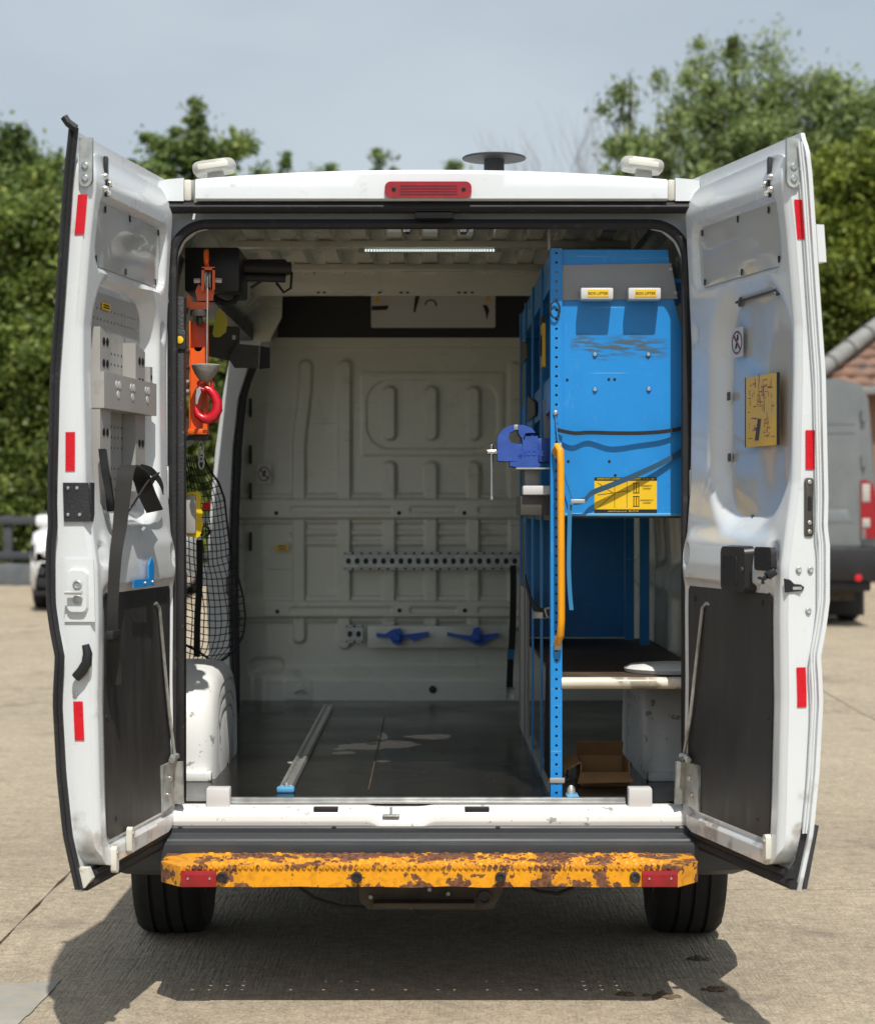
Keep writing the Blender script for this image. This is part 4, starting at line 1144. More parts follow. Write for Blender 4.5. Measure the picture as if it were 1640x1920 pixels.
def make_door(sd, lab):
    d = empty('rear_door', DP(sd, 0, 0, .45), parent=van); d['label'] = lab
    # inner pressing
    g = G(); nu, nv = 90, 220
    rows = []
    for j in range(nv + 1):
        z = PB + (PT - PB) * j / nv
        a, b = urange(z)
        row = []
        for i in range(nu + 1):
            u = a + (b - a) * i / nu
            row.append(DP(sd, u, n_in(u, z) + relief(sd, u, z), z))
        rows.append(row)
    vs = [p for r in rows for p in r]
    fs = [(j * (nu + 1) + i, j * (nu + 1) + i + 1, (j + 1) * (nu + 1) + i + 1, (j + 1) * (nu + 1) + i) for j in range(nv) for i in range(nu)]
    g.add(vs, fs)
    # side walls down to the skin
    def wall(idx, dep=.012):
        top = [rows[j][i] for j, i in idx]
        bot = []
        for j, i in idx:
            z = PB + (PT - PB) * j / nv; a, b = urange(z); u = a + (b - a) * i / nu
            bot.append(DP(sd, u, interp(N_OUT, z) + dep, z))
        mids = [t.lerp(b, .5) for t, b in zip(top, bot)]
        n = len(top)
        g.add(top + mids + bot, [(r * n + k, r * n + k + 1, (r + 1) * n + k + 1, (r + 1) * n + k) for r in range(2) for k in range(n - 1)])
    wall([(j, nu) for j in range(nv + 1)]); wall([(j, 0) for j in range(nv + 1)])
    wall([(nv, i) for i in range(nu + 1)]); wall([(0, i) for i in range(nu + 1)])
    g.obj('inner_panel', 'white', d, weld=True, angle=42)
    # outer skin with flange
    g = G(); SB, ST = .447, 2.478
    def skin(off):
        def fn(u, v):
            z = SB + (ST - SB) * v
            uu = -.028 + (.823 - .02 * sstep(2.42, 2.478, z)) * u
            return DP(sd, uu, interp(N_OUT, z) + off - .02 * (1 - sstep(0, .05, uu + .028)) * 0, z)
        return fn
    g.grid(12, 110, skin(0)); g.grid(12, 110, skin(.012))
    f0, f1 = skin(0), skin(.012)
    for v0, v1 in zip([k / 110 for k in range(110)], [(k + 1) / 110 for k in range(110)]):
        for u in (0, 1): g.quad(f0(u, v0), f0(u, v1), f1(u, v1), f1(u, v0))
    for u0, u1 in zip([k / 12 for k in range(12)], [(k + 1) / 12 for k in range(12)]):
        for v in (0, 1): g.quad(f0(u0, v), f0(u1, v), f1(u1, v), f1(u0, v))
    g.obj('outer_skin', 'white', d, weld=True, angle=42)
    # rubber along the bottom, window sheet, lower board
    g = G(); g.tube([DP(sd, u, interp(N_OUT, .46) + .022, .462) for u in (.0, .2, .4, .6, .79)], .014, 6); g.tube([DP(sd, u, interp(N_OUT, .48) + .03, .486) for u in (.02, .2, .4, .6, .74)], .011, 6); g.obj('bottom_seal', 'black', d)
    g = G()
    def wfn(poly, n0, th):
        return (lambda a, b: DP(sd, a, n0(a, b), b)), (lambda a, b: DP(sd, a, n0(a, b) - th, b))
    def sheet(name, cu, cz, hw, hh, r, lift, m, par=d, bulge=0.0):
        g = G(); n = 26
        def fn(u, v):
            z = cz - hh + 2 * hh * v; k = 0
            dz = min(z - (cz - hh), (cz + hh) - z)
            if dz < r: k = r - math.sqrt(max(0, r * r - (r - dz) ** 2))
            uu = cu - hw + k + (2 * hw - 2 * k) * u
            bl_ = bulge * math.sin(math.pi * u) * math.sin(math.pi * v) * (.7 + .35 * math.sin(3.1 * u * math.pi + 3 * v) + .5 * mnoise.noise(Vector((u * 3, v * 4, sd * 5 + cz))))
            return DP(sd, uu, n_in(uu, cz + (z - cz)) + lift + bl_, z)
        g.grid(n, 40, fn); return g.obj(name, m, par, angle=60)
    up = sheet('window_blank', .385, 2.222, .303, .087, .035, -.0165, 'sheet', bulge=.009)
    for (u, z) in ((.12, 2.295), (.40, 2.298), (.62, 2.292), (.12, 2.148), (.40, 2.146), (.66, 2.152)):
        s2 = G(); s2.box((-.002, -.004, -.009), (.002, .004, .009), mtx=Matrix.Translation(DP(sd, u, n_in(u, z) - .012, z))); s2.obj('sheet_clip', 'blackp', d)
    bd = sheet('lower_board', .365, .905, .322, .338, .02, -.004, 'board')
    for (u, z) in ((.10, 1.20), (.62, 1.21), (.10, .62), (.60, .615), (.06, .9), (.66, .9)):
        s2 = G(); s2.lathe([(.008, 0), (.008, .002), (.005, .003)], DP(sd, u, n_in(u, z) - .004, z), DN(sd), 10); s2.obj('board_screw', 'blackm', bd)
    # red reflective tape on the door edge
    for (y0, y1) in (((365, 440), (810, 883), (1315, 1388)) if sd < 0 else ((373, 447), (806, 880), (1252, 1327))):
        za, zb_ = CAMZ - (y1 - CY) / 700., CAMZ - (y0 - CY) / 700.
        zc = (za + zb_) / 2
        g = G(); vs = []
        for k in range(5):
            z = za + (zb_ - za) * k / 4
            nn = interp(N_IN, z) * .42 + (interp(N_OUT, z) + .02) * .58 + .002
            if sd > 0: nn = interp(N_IN, z) * .5 + interp(N_OUT, z) * .5
            for s_ in (-.0135, .0135): vs.append(DP(sd, .7745, nn + s_, z))
        g.add(vs, [(2 * k, 2 * k + 1, 2 * k + 3, 2 * k + 2) for k in range(4)]); g.obj('reflective_tape', 'red', d, recalc=False)
    # top catch plate on the edge and catch inside
    g = G(); nn = -.004
    g.prism(rrect(nn, 2.395, .0185, .062, .017, 6)[0:0] or [(nn - .018, 2.46), (nn + .019, 2.46), (nn + .019, 2.345), (nn + .012, 2.333), (nn, 2.328), (nn - .012, 2.333), (nn - .018, 2.345)], lambda a, b: DP(sd, .772, a, b), lambda a, b: DP(sd, .785, a, b))
    cp = g.obj('catch_plate', 'steel', d)
    for z in (2.385, 2.352):
        s2 = G(); screw(s2, DP(sd, .785, nn, z), DU(sd), .0095, h=.006); s2.obj('plate_bolt', 'chrome', cp)
    g = G(); g.box((-.006, -.012, -.055), (.006, .012, .055), bev=.004, mtx=Matrix.Translation(DP(sd, .665, n_in(.665, 2.38) - .006, 2.375))); cc = g.obj('catch', 'blackp', d)
    for du, dz in ((.018, .012), (-.02, -.002), (.02, -.022), (.0, -.03)):
        s2 = G(); screw(s2, DP(sd, .665 + du, n_in(.665, 2.38) - .004, 2.36 + dz), DN(sd), .010, h=.010); s2.obj('catch_bolt', 'chrome', cc)
    # stay rod and bracket near the hinge
    g = G(); a = .03
    a = 0.0; g.tube([DP(sd, .24, a - .004, 1.185), DP(sd, .20, a + .012, 1.19), DP(sd, .175, a + .014, 1.175), DP(sd, .09, a + .018, .86), DP(sd, .035, a + .022, .70)], .0055, 8); g.obj('stay_rod', 'steel', d)
    g = G(); g.prism([(.155, .705), (.04, .705), (.015, .63), (.04, .575), (.16, .568), (.155, .60)], lambda p, q: DP(sd, p, .008, q), lambda p, q: DP(sd, p, .020, q))
    g.prism([(.052, .705), (.04, .705), (.03, .58), (.04, .575)], lambda p, q: DP(sd, p, .008, q), lambda p, q: DP(sd, p, .048, q))
    sb = g.obj('stay_bracket', 'steel', d)
    for (u, z) in ((.11, .612), (.09, .66)):
        s2 = G(); screw(s2, DP(sd, u, .020, z), DN(sd), .009, h=.007); s2.obj('bracket_bolt', 'chrome', sb)
    s2 = G(); s2.tube([DP(sd, .035, .026, .72), DP(sd, .075, .026, .722), DP(sd, .10, .03, .715)], .010, 7); s2.obj('rod_clamp', 'steel', sb)
    # hinges on the body side
    for z in (.85, 1.55, 2.15):
        g = G(); g.tube([DP(sd, -.022, -.02, z - .05), DP(sd, -.022, -.02, z + .05)], .012, 10); g.box((-.02, -.02, -.04), (.02, .02, .04), mtx=Matrix.Translation(DP(sd, -.005, -.035, z)), bev=.004); g.obj('hinge', 'white', d)
    # bottom guide fingers
    for px, py in ((220, 1612), (249, 1575)) if sd < 0 else ((1433, 1590),):
        u, z = door_hit(sd, px, py, .045)
        g = G(); g.prism(rrect(u, z, .011, .036, .010, 5), lambda p, q: DP(sd, p, .03, q), lambda p, q: DP(sd, p, .046, q)); gf = g.obj('guide_finger', 'seam', d)
        s2 = G(); screw(s2, DP(sd, u, .046, z + .018), DN(sd), .006); s2.obj('finger_screw', 'steel', gf)
    return d

doorL = make_door(-1, 'left rear door swung open')
doorR = make_door(1, 'right rear door swung open')
def edge_hit(sd, px, py, u=.774):
    """a photo pixel on the narrow edge face of a door: returns (n, z)"""
    r = Vector(((px - CX) / FPX, 1, -(py - CY) / FPX)); c = Vector((0, CAMY, CAMZ))
    uu = DU(sd); o = DP(sd, u, 0, 0); t = (o - c).dot(uu) / r.dot(uu); p = c + r * t
    return (p - o).dot(DN(sd)), p.z

# left door: thick black rubber down the free edge, locks and handle on the edge
g = G()
pts = []
for k in range(60):
    z = .455 + (2.485 - .455) * k / 59
    pts.append((interp(N_OUT, z), z))
vs = []
for n, z in pts:
    for (du, dn) in ((.79, -.005), (.808, -.002), (.814, .005), (.807, .010), (.810, .014), (.803, .020), (.79, .020)): vs.append(DP(-1, du, n + dn, z))
m_ = 7
g.add(vs, [(k * m_ + i, k * m_ + (i + 1) % m_, (k + 1) * m_ + (i + 1) % m_, (k + 1) * m_ + i) for k in range(59) for i in range(m_)] + [tuple(range(m_)), tuple(59 * m_ + i for i in range(m_))])
g.tube([DP(-1, .81, interp(N_OUT, 2.47) + .02, 2.48), DP(-1, .815, interp(N_OUT, 2.47) + .0, 2.495), DP(-1, .815, interp(N_OUT, 2.47) - .01, 2.51)], .012, 6)
g.obj('edge_seal', 'black', doorL, angle=60)
def edge_plate(name, sd, pxs, m, th=.006, par=None):
    pl = [edge_hit(sd, px, py) for px, py in pxs]
    g = G(); g.prism(pl, lambda a, b: DP(sd, .7735, a, b), lambda a, b: DP(sd, .7735 + th, a, b))
    return g.obj(name, m, par or (doorL if sd < 0 else doorR))
ep = edge_plate('lock_cover_plate', -1, [(119, 905), (166, 905), (172, 978), (121, 978)], 'blackm')
g = G(); n0, z0 = edge_hit(-1, 170, 905); g.box((-.001, -.028, -.052), (.004, .028, .052), mtx=Matrix.Translation(DP(-1, .745, n_in(.745, 1.49) + .006, 1.487))); g.obj('lock_cover_return', 'blackm', ep)
for px, py in ((129, 915), (146, 915), (129, 965), (151, 965)):
    s2 = G(); n0, z0 = edge_hit(-1, px, py); s2.lathe([(.0052, 0), (.0045, .003), (.002, .004)], DP(-1, .7795, n0, z0), DU(-1), 12); s2.obj('rivet', 'chrome', ep)
lp = edge_plate('latch_plate', -1, [(122, 1049), (176, 1049), (179, 1166), (122, 1166)], 'white', .004)
def edge_round(name, sd, pl_px, m, th, par):
    n0, z0 = edge_hit(sd, (pl_px[0] + pl_px[2]) / 2, (pl_px[1] + pl_px[3]) / 2); n1, z1 = edge_hit(sd, pl_px[2], pl_px[1])
    g = G(); hw, hh = abs(n1 - n0), abs(z1 - z0)
    g.prism(rrect(n0, z0, hw, hh, min(hw, hh) * .55, 6), lambda a, b: DP(sd, .776, a, b), lambda a, b: DP(sd, .776 + th, n0 + (a - n0) * .88, z0 + (b - z0) * .92)); return g.obj(name, m, par)
edge_round('latch_boss', -1, (127, 1066, 168, 1150), 'white', .014, lp)
for py in (1096, 1124):
    s2 = G(); n0, z0 = edge_hit(-1, 149, py); s2.lathe([(.013, 0), (.013, .004), (.009, .006), (.008, .003)], DP(-1, .788, n0, z0), DU(-1), 16); s2.obj('latch_bolt', 'steel', lp)
s2 = G(); n0, z0 = edge_hit(-1, 129, 1110); n1, _ = edge_hit(-1, 161, 1110); s2.tube([DP(-1, .805, n0, z0), DP(-1, .805, n1, z0)], .006, 8); s2.obj('striker_pin', 'alu', lp)
g = G(); hp = [edge_hit(-1, a, b) for a, b in ((164, 1208), (168, 1225), (166, 1243), (157, 1258), (146, 1270))]
g.tube([DP(-1, .79, a, b) for a, b in hp], [.010, .013, .0145, .0145, .0135], 10); lh = g.obj('release_lever', 'blackp', doorL)
s2 = G(); n0, z0 = edge_hit(-1, 141, 1302); screw(s2, DP(-1, .774, n0, z0), DU(-1), .007); s2.obj('edge_screw', 'chrome', doorL)

# left door recess: perforated back board
g = G(); uu0, uu1, zz0, zz1 = .15, .645, 1.48, 2.075
NU_, NV_ = 16, 20
g.perforated(NU_, NV_, lambda i, j: DP(-1, uu0 + (uu1 - uu0) * i / NU_, -.055, zz0 + (zz1 - zz0) * j / NV_), hole=.14, has=lambda i, j: j in (1, 2, 5, 6, 9, 10, 13, 14, 17, 18, 3, 7))
g.add([DP(-1, uu0, -.068, zz0), DP(-1, uu1, -.068, zz0), DP(-1, uu1, -.068, zz1), DP(-1, uu0, -.068, zz1)], [(0, 1, 2, 3)], 1)
g.obj('perforated_board', ['greym', 'blackp'], doorL, recalc=False)
def door_label(sd, u, z, w, h, n, m, name, par):
    g = G(); g.prism([(u - w / 2, z - h / 2), (u + w / 2, z - h / 2), (u + w / 2, z + h / 2), (u - w / 2, z + h / 2)], lambda a, b: DP(sd, a, n, b), lambda a, b: DP(sd, a, n + .001, b)); return g.obj(name, m, par)
yl = door_label(-1, .47, 2.04, .07, .02, -.052, 'yellow', 'yellow_sticker', doorL)
for k in range(2): door_label(-1, .47, 2.044 - k * .007, .05, .003, -.0505, 'print', 'print_line', yl)

# tool rack that sits in the left door recess
rk = empty('door_tool_rack', DP(-1, .45, -.02, 1.46), 'beige grey folded steel tool rack with round holes in left door recess', 'tool rack')
def rack_box(name, u0, u1, n0, n1, z0, z1, top=None, holes=()):
    g = G()
    pl = [(u0, z0), (u1, z0), (u1, z1 if top is None else top), (u0, z1)]
    g.prism(pl, lambda a, b: DP(-1, a, n0, b), lambda a, b: DP(-1, a, n1, b))
    o = g.obj(name, 'greym', rk)
    for (u, z, r) in holes:
        s2 = G(); s2.lathe([(r, 0), (r, .0015), (r * .8, .0016)], DP(-1, u, n1, z), DN(-1), 14); s2.obj('finger_hole', 'blackp', o)
    return o
hl_ = [(.62, z, .011) for z in (1.93, 1.87)] + [(.59, z, .011) for z in (1.93, 1.87)] + [(.62, 1.68, .011), (.59, 1.68, .011)]
rack_box('upright_channel', .56, .65, -.054, -.008, 1.465, 1.945, 1.968, hl_)
hl_ = [(.28, z, .011) for z in (1.90, 1.84)] + [(.25, z, .011) for z in (1.90, 1.84)] + [(.28, 1.66, .011), (.25, 1.66, .011)]
rack_box('upright_channel', .225, .315, -.054, -.014, 1.52, 1.93, 1.95, hl_)
rack_box('side_bracket', .165, .19, -.05, -.01, 1.78, 1.89, None, [(.178, 1.86, .006)])
ct = rack_box('cross_tray', .17, .652, -.053, .004, 1.745, 1.84, 1.845)
for u in (.53, .40, .26):
    for du, dz in ((-.012, .015), (.012, .015), (0, -.012)):
        s2 = G(); s2.lathe([(.011, 0), (.011, .0015), (.009, .0016)], DP(-1, u + du, .004, 1.80 + dz), DN(-1), 14); s2.obj('tray_hole', 'paper', ct)
# straps bundled on the rack
def DPx(sd, px, py, n):
    u, z = door_hit(sd, px, py, n); return DP(sd, u, n, z)
g = G(); W_ = DU(-1) * .055
g.ribbon([DPx(-1, 262, 878, .02), DPx(-1, 245, 873, .035), DPx(-1, 236, 885, .045), DPx(-1, 230, 930, .045), DPx(-1, 225, 985, .045), DPx(-1, 217, 1040, .048), DPx(-1, 213, 1100, .048), DPx(-1, 211, 1150, .048), DPx(-1, 211, 1205, .045)], [Vector((w, .02, 0)) for w in (.03, .042, .042, .04, .036, .03, .027, .026, .026)], .003)
strap = g.obj('hanging_strap', 'webbing', None, 'wide black webbing strap hanging down the left door', 'strap')
g = G(); g.ribbon([DPx(-1, 212, 1200, .047), DPx(-1, 217, 1240, .042), DPx(-1, 219, 1284, .04)], Vector((.026, .01, 0)), .003); g.obj('strap_tail', 'webbing', strap)
g = G(); g.box((-.012, -.035, -.012), (.012, .035, .012), mtx=Matrix.Translation(DPx(-1, 212, 1190, .052)) @ Matrix.Rotation(-ANG[-1], 4, 'Z'), bev=.004); g.obj('strap_keeper', 'blackp', strap)
g = G()
g.ribbon([DPx(-1, 240, 876, .03), DPx(-1, 262, 890, .045), DPx(-1, 275, 925, .05), DPx(-1, 290, 958, .045)], Vector((.05, -.02, .01)), .004)
g.ribbon([DPx(-1, 290, 900, .04), DPx(-1, 270, 915, .055), DPx(-1, 250, 945, .045)], Vector((.03, -.02, .045)), .004)
g.ribbon([DPx(-1, 265, 878, .03), DPx(-1, 285, 885, .035), DPx(-1, 300, 903, .03), DPx(-1, 306, 920, .02)], Vector((0, 0, .025)), .003)
g.obj('folded_strap', 'webbing', None, 'crumpled black strap bundle hooked under the rack tray', 'strap')
g = G()
g.ribbon([DPx(-1, 192, 842, .008), DPx(-1, 197, 880, .025), DPx(-1, 204, 920, .025), DPx(-1, 208, 958, .012)], Vector((.022, -.02, 0)), .006)
g.obj('knife_sheath', 'blackp', None, 'narrow black holster tucked into the rack upright', 'holster')
g = G(); g.prism([(0, 0), (.19, 0), (.19, .022), (.05, .022), (.05, .06), (.025, .082), (.0, .06)], lambda a, b: DP(-1, .315 + a, .038, 1.247 + b), lambda a, b: DP(-1, .315 + a, .042, 1.247 + b))
bb = g.obj('angle_bracket', 'blueclip', doorL)
bb.data.materials[0] = M['blue']
for a, b in ((.02, .012), (.09, .011)):
    s2 = G(); screw(s2, DP(-1, .315 + a, .042, 1.247 + b), DN(-1), .004); s2.obj('bracket_screw', 'alu', bb)

# right door: big clear sheet over the recess, labels, handle, locks
def sheetR():
    cu, cz, hw, hh, r = .462, 1.755, .212, .322, .15
    g = G()
    def fn(u, v):
        z = cz - hh + 2 * hh * v; k = 0; k2 = 0
        dz = min(z - (cz - hh), (cz + hh) - z)
        if dz < r: k = r - math.sqrt(max(0, r * r - (r - dz) ** 2))
        if dz < .05: k2 = .05 - math.sqrt(max(0, .05 * .05 - (.05 - dz) ** 2))
        uu = cu - hw + k + (2 * hw - k - k2) * u
        bl_ = .012 * math.sin(math.pi * u) * math.sin(math.pi * v) * (.7 + .35 * math.sin(u * 4 + v * 7) + .8 * mnoise.noise(Vector((u * 2.4, v * 5, 8))))
        return DP(1, uu, n_in(uu, z) - .039 + bl_, z)
    g.grid(30, 46, fn); return g.obj('recess_sheet', 'sheet', doorR, angle=70)
sheetR()
g = G(); g.tube([DP(1, .30, -.040, 2.070), DP(1, .66, -.034, 2.076)], .004, 6); g.obj('sheet_rod', 'greydk', doorR)
for u, z in ((.33, 2.068), (.60, 2.072), (.245, 1.80), (.25, 1.62), (.42, 1.44)):
    g = G(); g.box((-.003, -.016, -.012), (.003, .016, .012), mtx=Matrix.Translation(DP(1, u, -.040, z))); g.obj('sheet_clip', 'greydk', doorR)
su_, sz_ = door_hit(1, 1382, 642, -.0335)
no_sign(doorR, lambda a, b, l: DP(1, su_ + a, -.0335 + l, sz_ + b), .088, .086)
la, _ = door_hit(1, 1397, 765, -.030); lb_, lz0 = door_hit(1, 1462, 760, -.030); lc, lw = (la + lb_) / 2, lb_ - la
am = door_label(1, lc, 1.745, lw, .20, -.030, 'goldlbl', 'amber_instruction_label', doorR)
door_label(1, lb_ - .010, 1.745, .02, .20, -.0295, 'print', 'label_band', am); door_label(1, la + .003, 1.745, .006, .20, -.0295, 'print', 'label_band', am)
rq = random.Random(11)
g = G()
for k in range(70):
    u = la + .02 + rq.random() * (lw - .07); z = 1.665 + rq.random() * .165; w, h = (rq.uniform(.002, .004), rq.uniform(.008, .03)) if rq.random() < .55 else (rq.uniform(.01, .035), .0025)
    g.prism([(u, z), (u + w, z), (u + w, z + h), (u, z + h)], lambda a, b: DP(1, a, -.0290, b), lambda a, b: DP(1, a, -.0288, b))
g.obj('printed_diagram', 'redprint', am, kind='stuff')
g = G(); g.prism([(lc - .05, 1.662), (lc - .025, 1.662), (lc - .005, 1.722), (lc - .028, 1.722)], lambda a, b: DP(1, a, -.0286, b), lambda a, b: DP(1, a, -.028, b)); g.obj('printed_bar', 'greydk', am)
hu, hv = door_hit(1, 1374, 1067, .05)
g = G(); g.prism(rrect(hu, hv, .095, .066, .022, 5), lambda a, b: DP(1, a, .02, b), lambda a, b: DP(1, hu + (a - hu) * .93, .052, hv + (b - hv) * .95)); hd = g.obj('inner_handle', 'blackp', doorR)
s2 = G(); s2.prism(rrect(hu - .02, hv - .005, .052, .042, .01, 3), lambda a, b: DP(1, a, .048, b), lambda a, b: DP(1, a, .0535, b)); s2.obj('handle_recess', 'black', hd)
s2 = G(); screw(s2, DP(1, hu + .07, .052, hv), DN(1), .008); s2.obj('handle_screw', 'greydk', hd)
pu, pv = door_hit(1, 1429, 1048, .042)
g = G(); g.prism(rrect(pu, pv, .058, .032, .015, 4), lambda a, b: DP(1, a, .025, b), lambda a, b: DP(1, a, .042, b)); g.obj('rubber_pad', 'black', doorR)
bu, bv_ = door_hit(1, 1440, 1079, .05)
g = G(); mt = Matrix.Translation(DP(1, bu, .05, bv_)) @ Matrix.Rotation(R(-35), 4, 'Y')
g.box((-.005, -.02, -.010), (.022, .02, .010), bev=.003, mtx=mt); g.box((-.022, -.012, -.005), (-.004, .012, .005), bev=.002, mtx=mt); g.box((-.026, -.012, -.011), (-.02, .012, -.004), mtx=mt); g.box((-.026, -.012, .004), (-.02, .012, .011), mtx=mt)
g.obj('strap_buckle', 'blackp', doorR)
lk = edge_round('lock_face_plate', 1, (1507, 896, 1524, 1006), 'greydk', .003, doorR)
for py in (904, 980, 997):
    s2 = G(); n0, z0 = edge_hit(1, 1516, py); screw(s2, DP(1, .778, n0, z0), DU(1), .006); s2.obj('lock_screw', 'steel', lk)
s2 = G(); n0, z0 = edge_hit(1, 1516, 944); s2.prism([(n0 - .005, z0 - .018), (n0 + .005, z0 - .018), (n0 + .005, z0 + .018), (n0 - .005, z0 + .018)], lambda a, b: DP(1, .778, a, b), lambda a, b: DP(1, .7805, a, b)); s2.obj('lock_slot', 'blackp', lk)
for px, py in ((1497, 1068), (1519, 1068), (1515, 1145)):
    s2 = G(); n0, z0 = edge_hit(1, px, py); s2.lathe([(.0085, 0), (.0085, .002), (.006, .005), (.003, .004)], DP(1, .774, n0, z0), DU(1), 14); s2.obj('edge_bolt', 'steel', doorR)
s2 = G(); pl = [edge_hit(1, a, b) for a, b in ((1470, 1085), (1480, 1087), (1488, 1095), (1500, 1096), (1507, 1101), (1503, 1108), (1490, 1109), (1472, 1111))]
s2.prism(pl, lambda a, b: DP(1, .770, a, b), lambda a, b: DP(1, .7765, a, b)); lt = s2.obj('latch_mouth', 'blackp', doorR)
s2 = G(); n0, z0 = edge_hit(1, 1493, 1103); s2.box((-.012, -.003, -.004), (.012, .003, .004), mtx=Matrix.Translation(DP(1, .778, n0, z0))); s2.obj('latch_pawl', 'steel', lt)
# edge flange lines and lower trim of the right door
g = G(); 
for off in (.022, .030): g.tube([DP(1, .795, interp(N_OUT, .60 + 1.85 * k / 50) + off, .60 + 1.85 * k / 50) for k in range(51)], .0032, 5)
g.obj('hem_flange', 'white', doorR)
g = G(); g.prism([(.50, 0), (.798, 0), (.802, .02), (.50, .02)], lambda a, b: DP(1, a, interp(N_OUT, .452) - .014 + b * .6, .452), lambda a, b: DP(1, a, interp(N_OUT, .62) - .012 + b * .5, .62)); g.obj('lower_trim', 'greyp', doorR)
g = G(); pl = [edge_hit(1, a, b) for a, b in ((1502, 1555), (1519, 1558), (1510, 1620), (1498, 1650), (1470, 1645), (1490, 1612))]; g.prism(pl, lambda a, b: DP(1, .775, a, b), lambda a, b: DP(1, .784, a, b)); g.obj('corner_rubber', 'black', doorR)
g = G(); g.prism([(.72, -.0), (.80, -.0), (.80, -.022), (.76, -.022)], lambda a, b: DP(1, a, interp(N_OUT, 2.13) + b, 2.13), lambda a, b: DP(1, a, interp(N_OUT, 2.23) + b, 2.23)); g.obj('outer_handle_cup', 'white', doorR)
g = G(); pl = [edge_hit(-1, a, b) for a, b in ((150, 1625), (170, 1625), (178, 1645), (165, 1662), (152, 1665))]; g.prism(pl, lambda a, b: DP(-1, .775, a, b), lambda a, b: DP(-1, .80, a, b)); g.obj('corner_fitting', 'seam', doorL)

# ================================================================== THINGS IN THE VAN
# ---- blue shelf unit
SY = .13
su = empty('shelf_unit', (.6, 1.2, FZ), 'tall bright blue steel shelving unit along right side of van', 'shelving')
def sy(px): return PX(px, SY)
def sz(py): return PZ(py, SY)
g = G(); pl = [(1055, 966), (1285, 966), (1288, 800), (1283, 640), (1262, 560), (1252, 468), (1031, 468), (1031, 966)]
g.prism(pl, lambda a, b: P(a, b, SY), lambda a, b: (P(a, b, SY).x, SY + .018, P(a, b, SY).z)); endp = g.obj('end_panel', 'blue', su)
g = G(); g.box((sy(1050), SY - .004, sz(968)), (sy(1284), SY + .03, sz(962)), bev=.003); g.obj('panel_lip', 'bluetape', endp)
for px, py in ((1115, 664), (1215, 664), (1115, 730), (1216, 729)):
    s2 = G(); screw(s2, P(px, py, SY), (0, -1, 0), .0075, h=.007); s2.obj('panel_bolt', 'chrome', endp)
for px, py in ((1063, 712), (1141, 711), (1152, 711), (1065, 865), (1142, 865), (1153, 891)):
    s2 = G(); s2.lathe([(.0045, 0), (.0045, .0012), (.003, .0013)], P(px, py, SY), (0, -1, 0), 10); s2.obj('drilled_hole', 'blackp', endp)
# rubbed dirt band on the panel
def smear_mat():
    m = bpy.data.materials.new("rubbed_grime"); m.use_nodes = True
    t = m.node_tree; b = t.nodes["Principled BSDF"]; N, L = t.nodes.new, t.links.new
    tc = N("ShaderNodeTexCoord"); mp = N("ShaderNodeMapping"); mp.inputs['Rotation'].default_value = (0, R(40), 0); mp.inputs['Scale'].default_value = (12, 1, 70)
    L(tc.outputs['Object'], mp.inputs['Vector'])
    n = N("ShaderNodeTexNoise"); n.inputs['Scale'].default_value = 1.6; n.inputs['Detail'].default_value = 6; L(mp.outputs['Vector'], n.inputs['Vector'])
    at = N("ShaderNodeVertexColor"); at.layer_name = "fade"
    mu = N("ShaderNodeMath"); mu.operation = 'MULTIPLY'
    r = N("ShaderNodeMapRange"); r.inputs['From Min'].default_value = .42; r.inputs['From Max'].default_value = .58; r.inputs['To Max'].default_value = .85
    L(n.outputs['Fac'], r.inputs['Value']); L(r.outputs['Result'], mu.inputs[0]); L(at.outputs['Color'], mu.inputs[1])
    b.inputs['Base Color'].default_value = (.11, .13, .10, 1); b.inputs['Roughness'].default_value = .8
    L(mu.outputs[0], b.inputs['Alpha'])
    return m
M['smear'] = smear_mat()
g = G()
g.grid(40, 16, lambda u, v: (sy(1065 + 190 * u), SY - .0008, sz(676 - 52 * v)))
so = g.obj('rubbed_grime', 'smear', endp, recalc=False)
ca = so.data.color_attributes.new("fade", 'FLOAT_COLOR', 'POINT')
for k in range(len(so.data.vertices)):
    i, j = k % 41, k // 41; u, v = i / 40, j / 16
    arc = .5 + .22 * math.sin(u * 6.28 * 2) * .5
    f = max(0, 1 - abs(v - arc) / .5) * min(1, u / .12) * min(1, (1 - u) / .12)
    ca.data[k].color = (f, f, f, 1)
# grey header plate with two grip blocks
g = G(); g.prism([(1033, 497), (1258, 493), (1270, 560), (1036, 563)], lambda a, b: P(a, b, SY - .004), lambda a, b: P(a, b, SY - .001)); hp_ = g.obj('grey_plate', 'greym', su)
hp_.data.materials[0] = mat('plate_grey', (.27, .275, .28), .45, var=.05)
for px, py in ((1040, 506), (1257, 504), (1040, 551), (1266, 549)):
    s2 = G(); screw(s2, P(px, py, SY - .004), (0, -1, 0), .0065); s2.obj('plate_screw', 'steel', hp_)
for k, px in enumerate((1119, 1208)):
    g = G(); g.box((PX(px - 31, SY - .05), SY - .065, PZ(562, SY - .05)), (PX(px + 30, SY - .05), SY - .004, PZ(540, SY - .05)), bev=.0045); gb = g.obj('grip_block', 'cream', su)
    gb.data.materials[0] = M['paper']
    g = G(); g.box((PX(px - 18, SY - .066), SY - .0665, PZ(556, SY - .066)), (PX(px + 22, SY - .066), SY - .0655, PZ(543, SY - .066))); lb = g.obj('yellow_sticker', 'yellow', gb)
    lettering('BOX LIFTER', .0115, Matrix.Translation((PX(px + 2, SY - .067), SY - .0672, PZ(550, SY - .067))) @ Matrix.Rotation(R(90), 4, 'X'), 'print', lb)
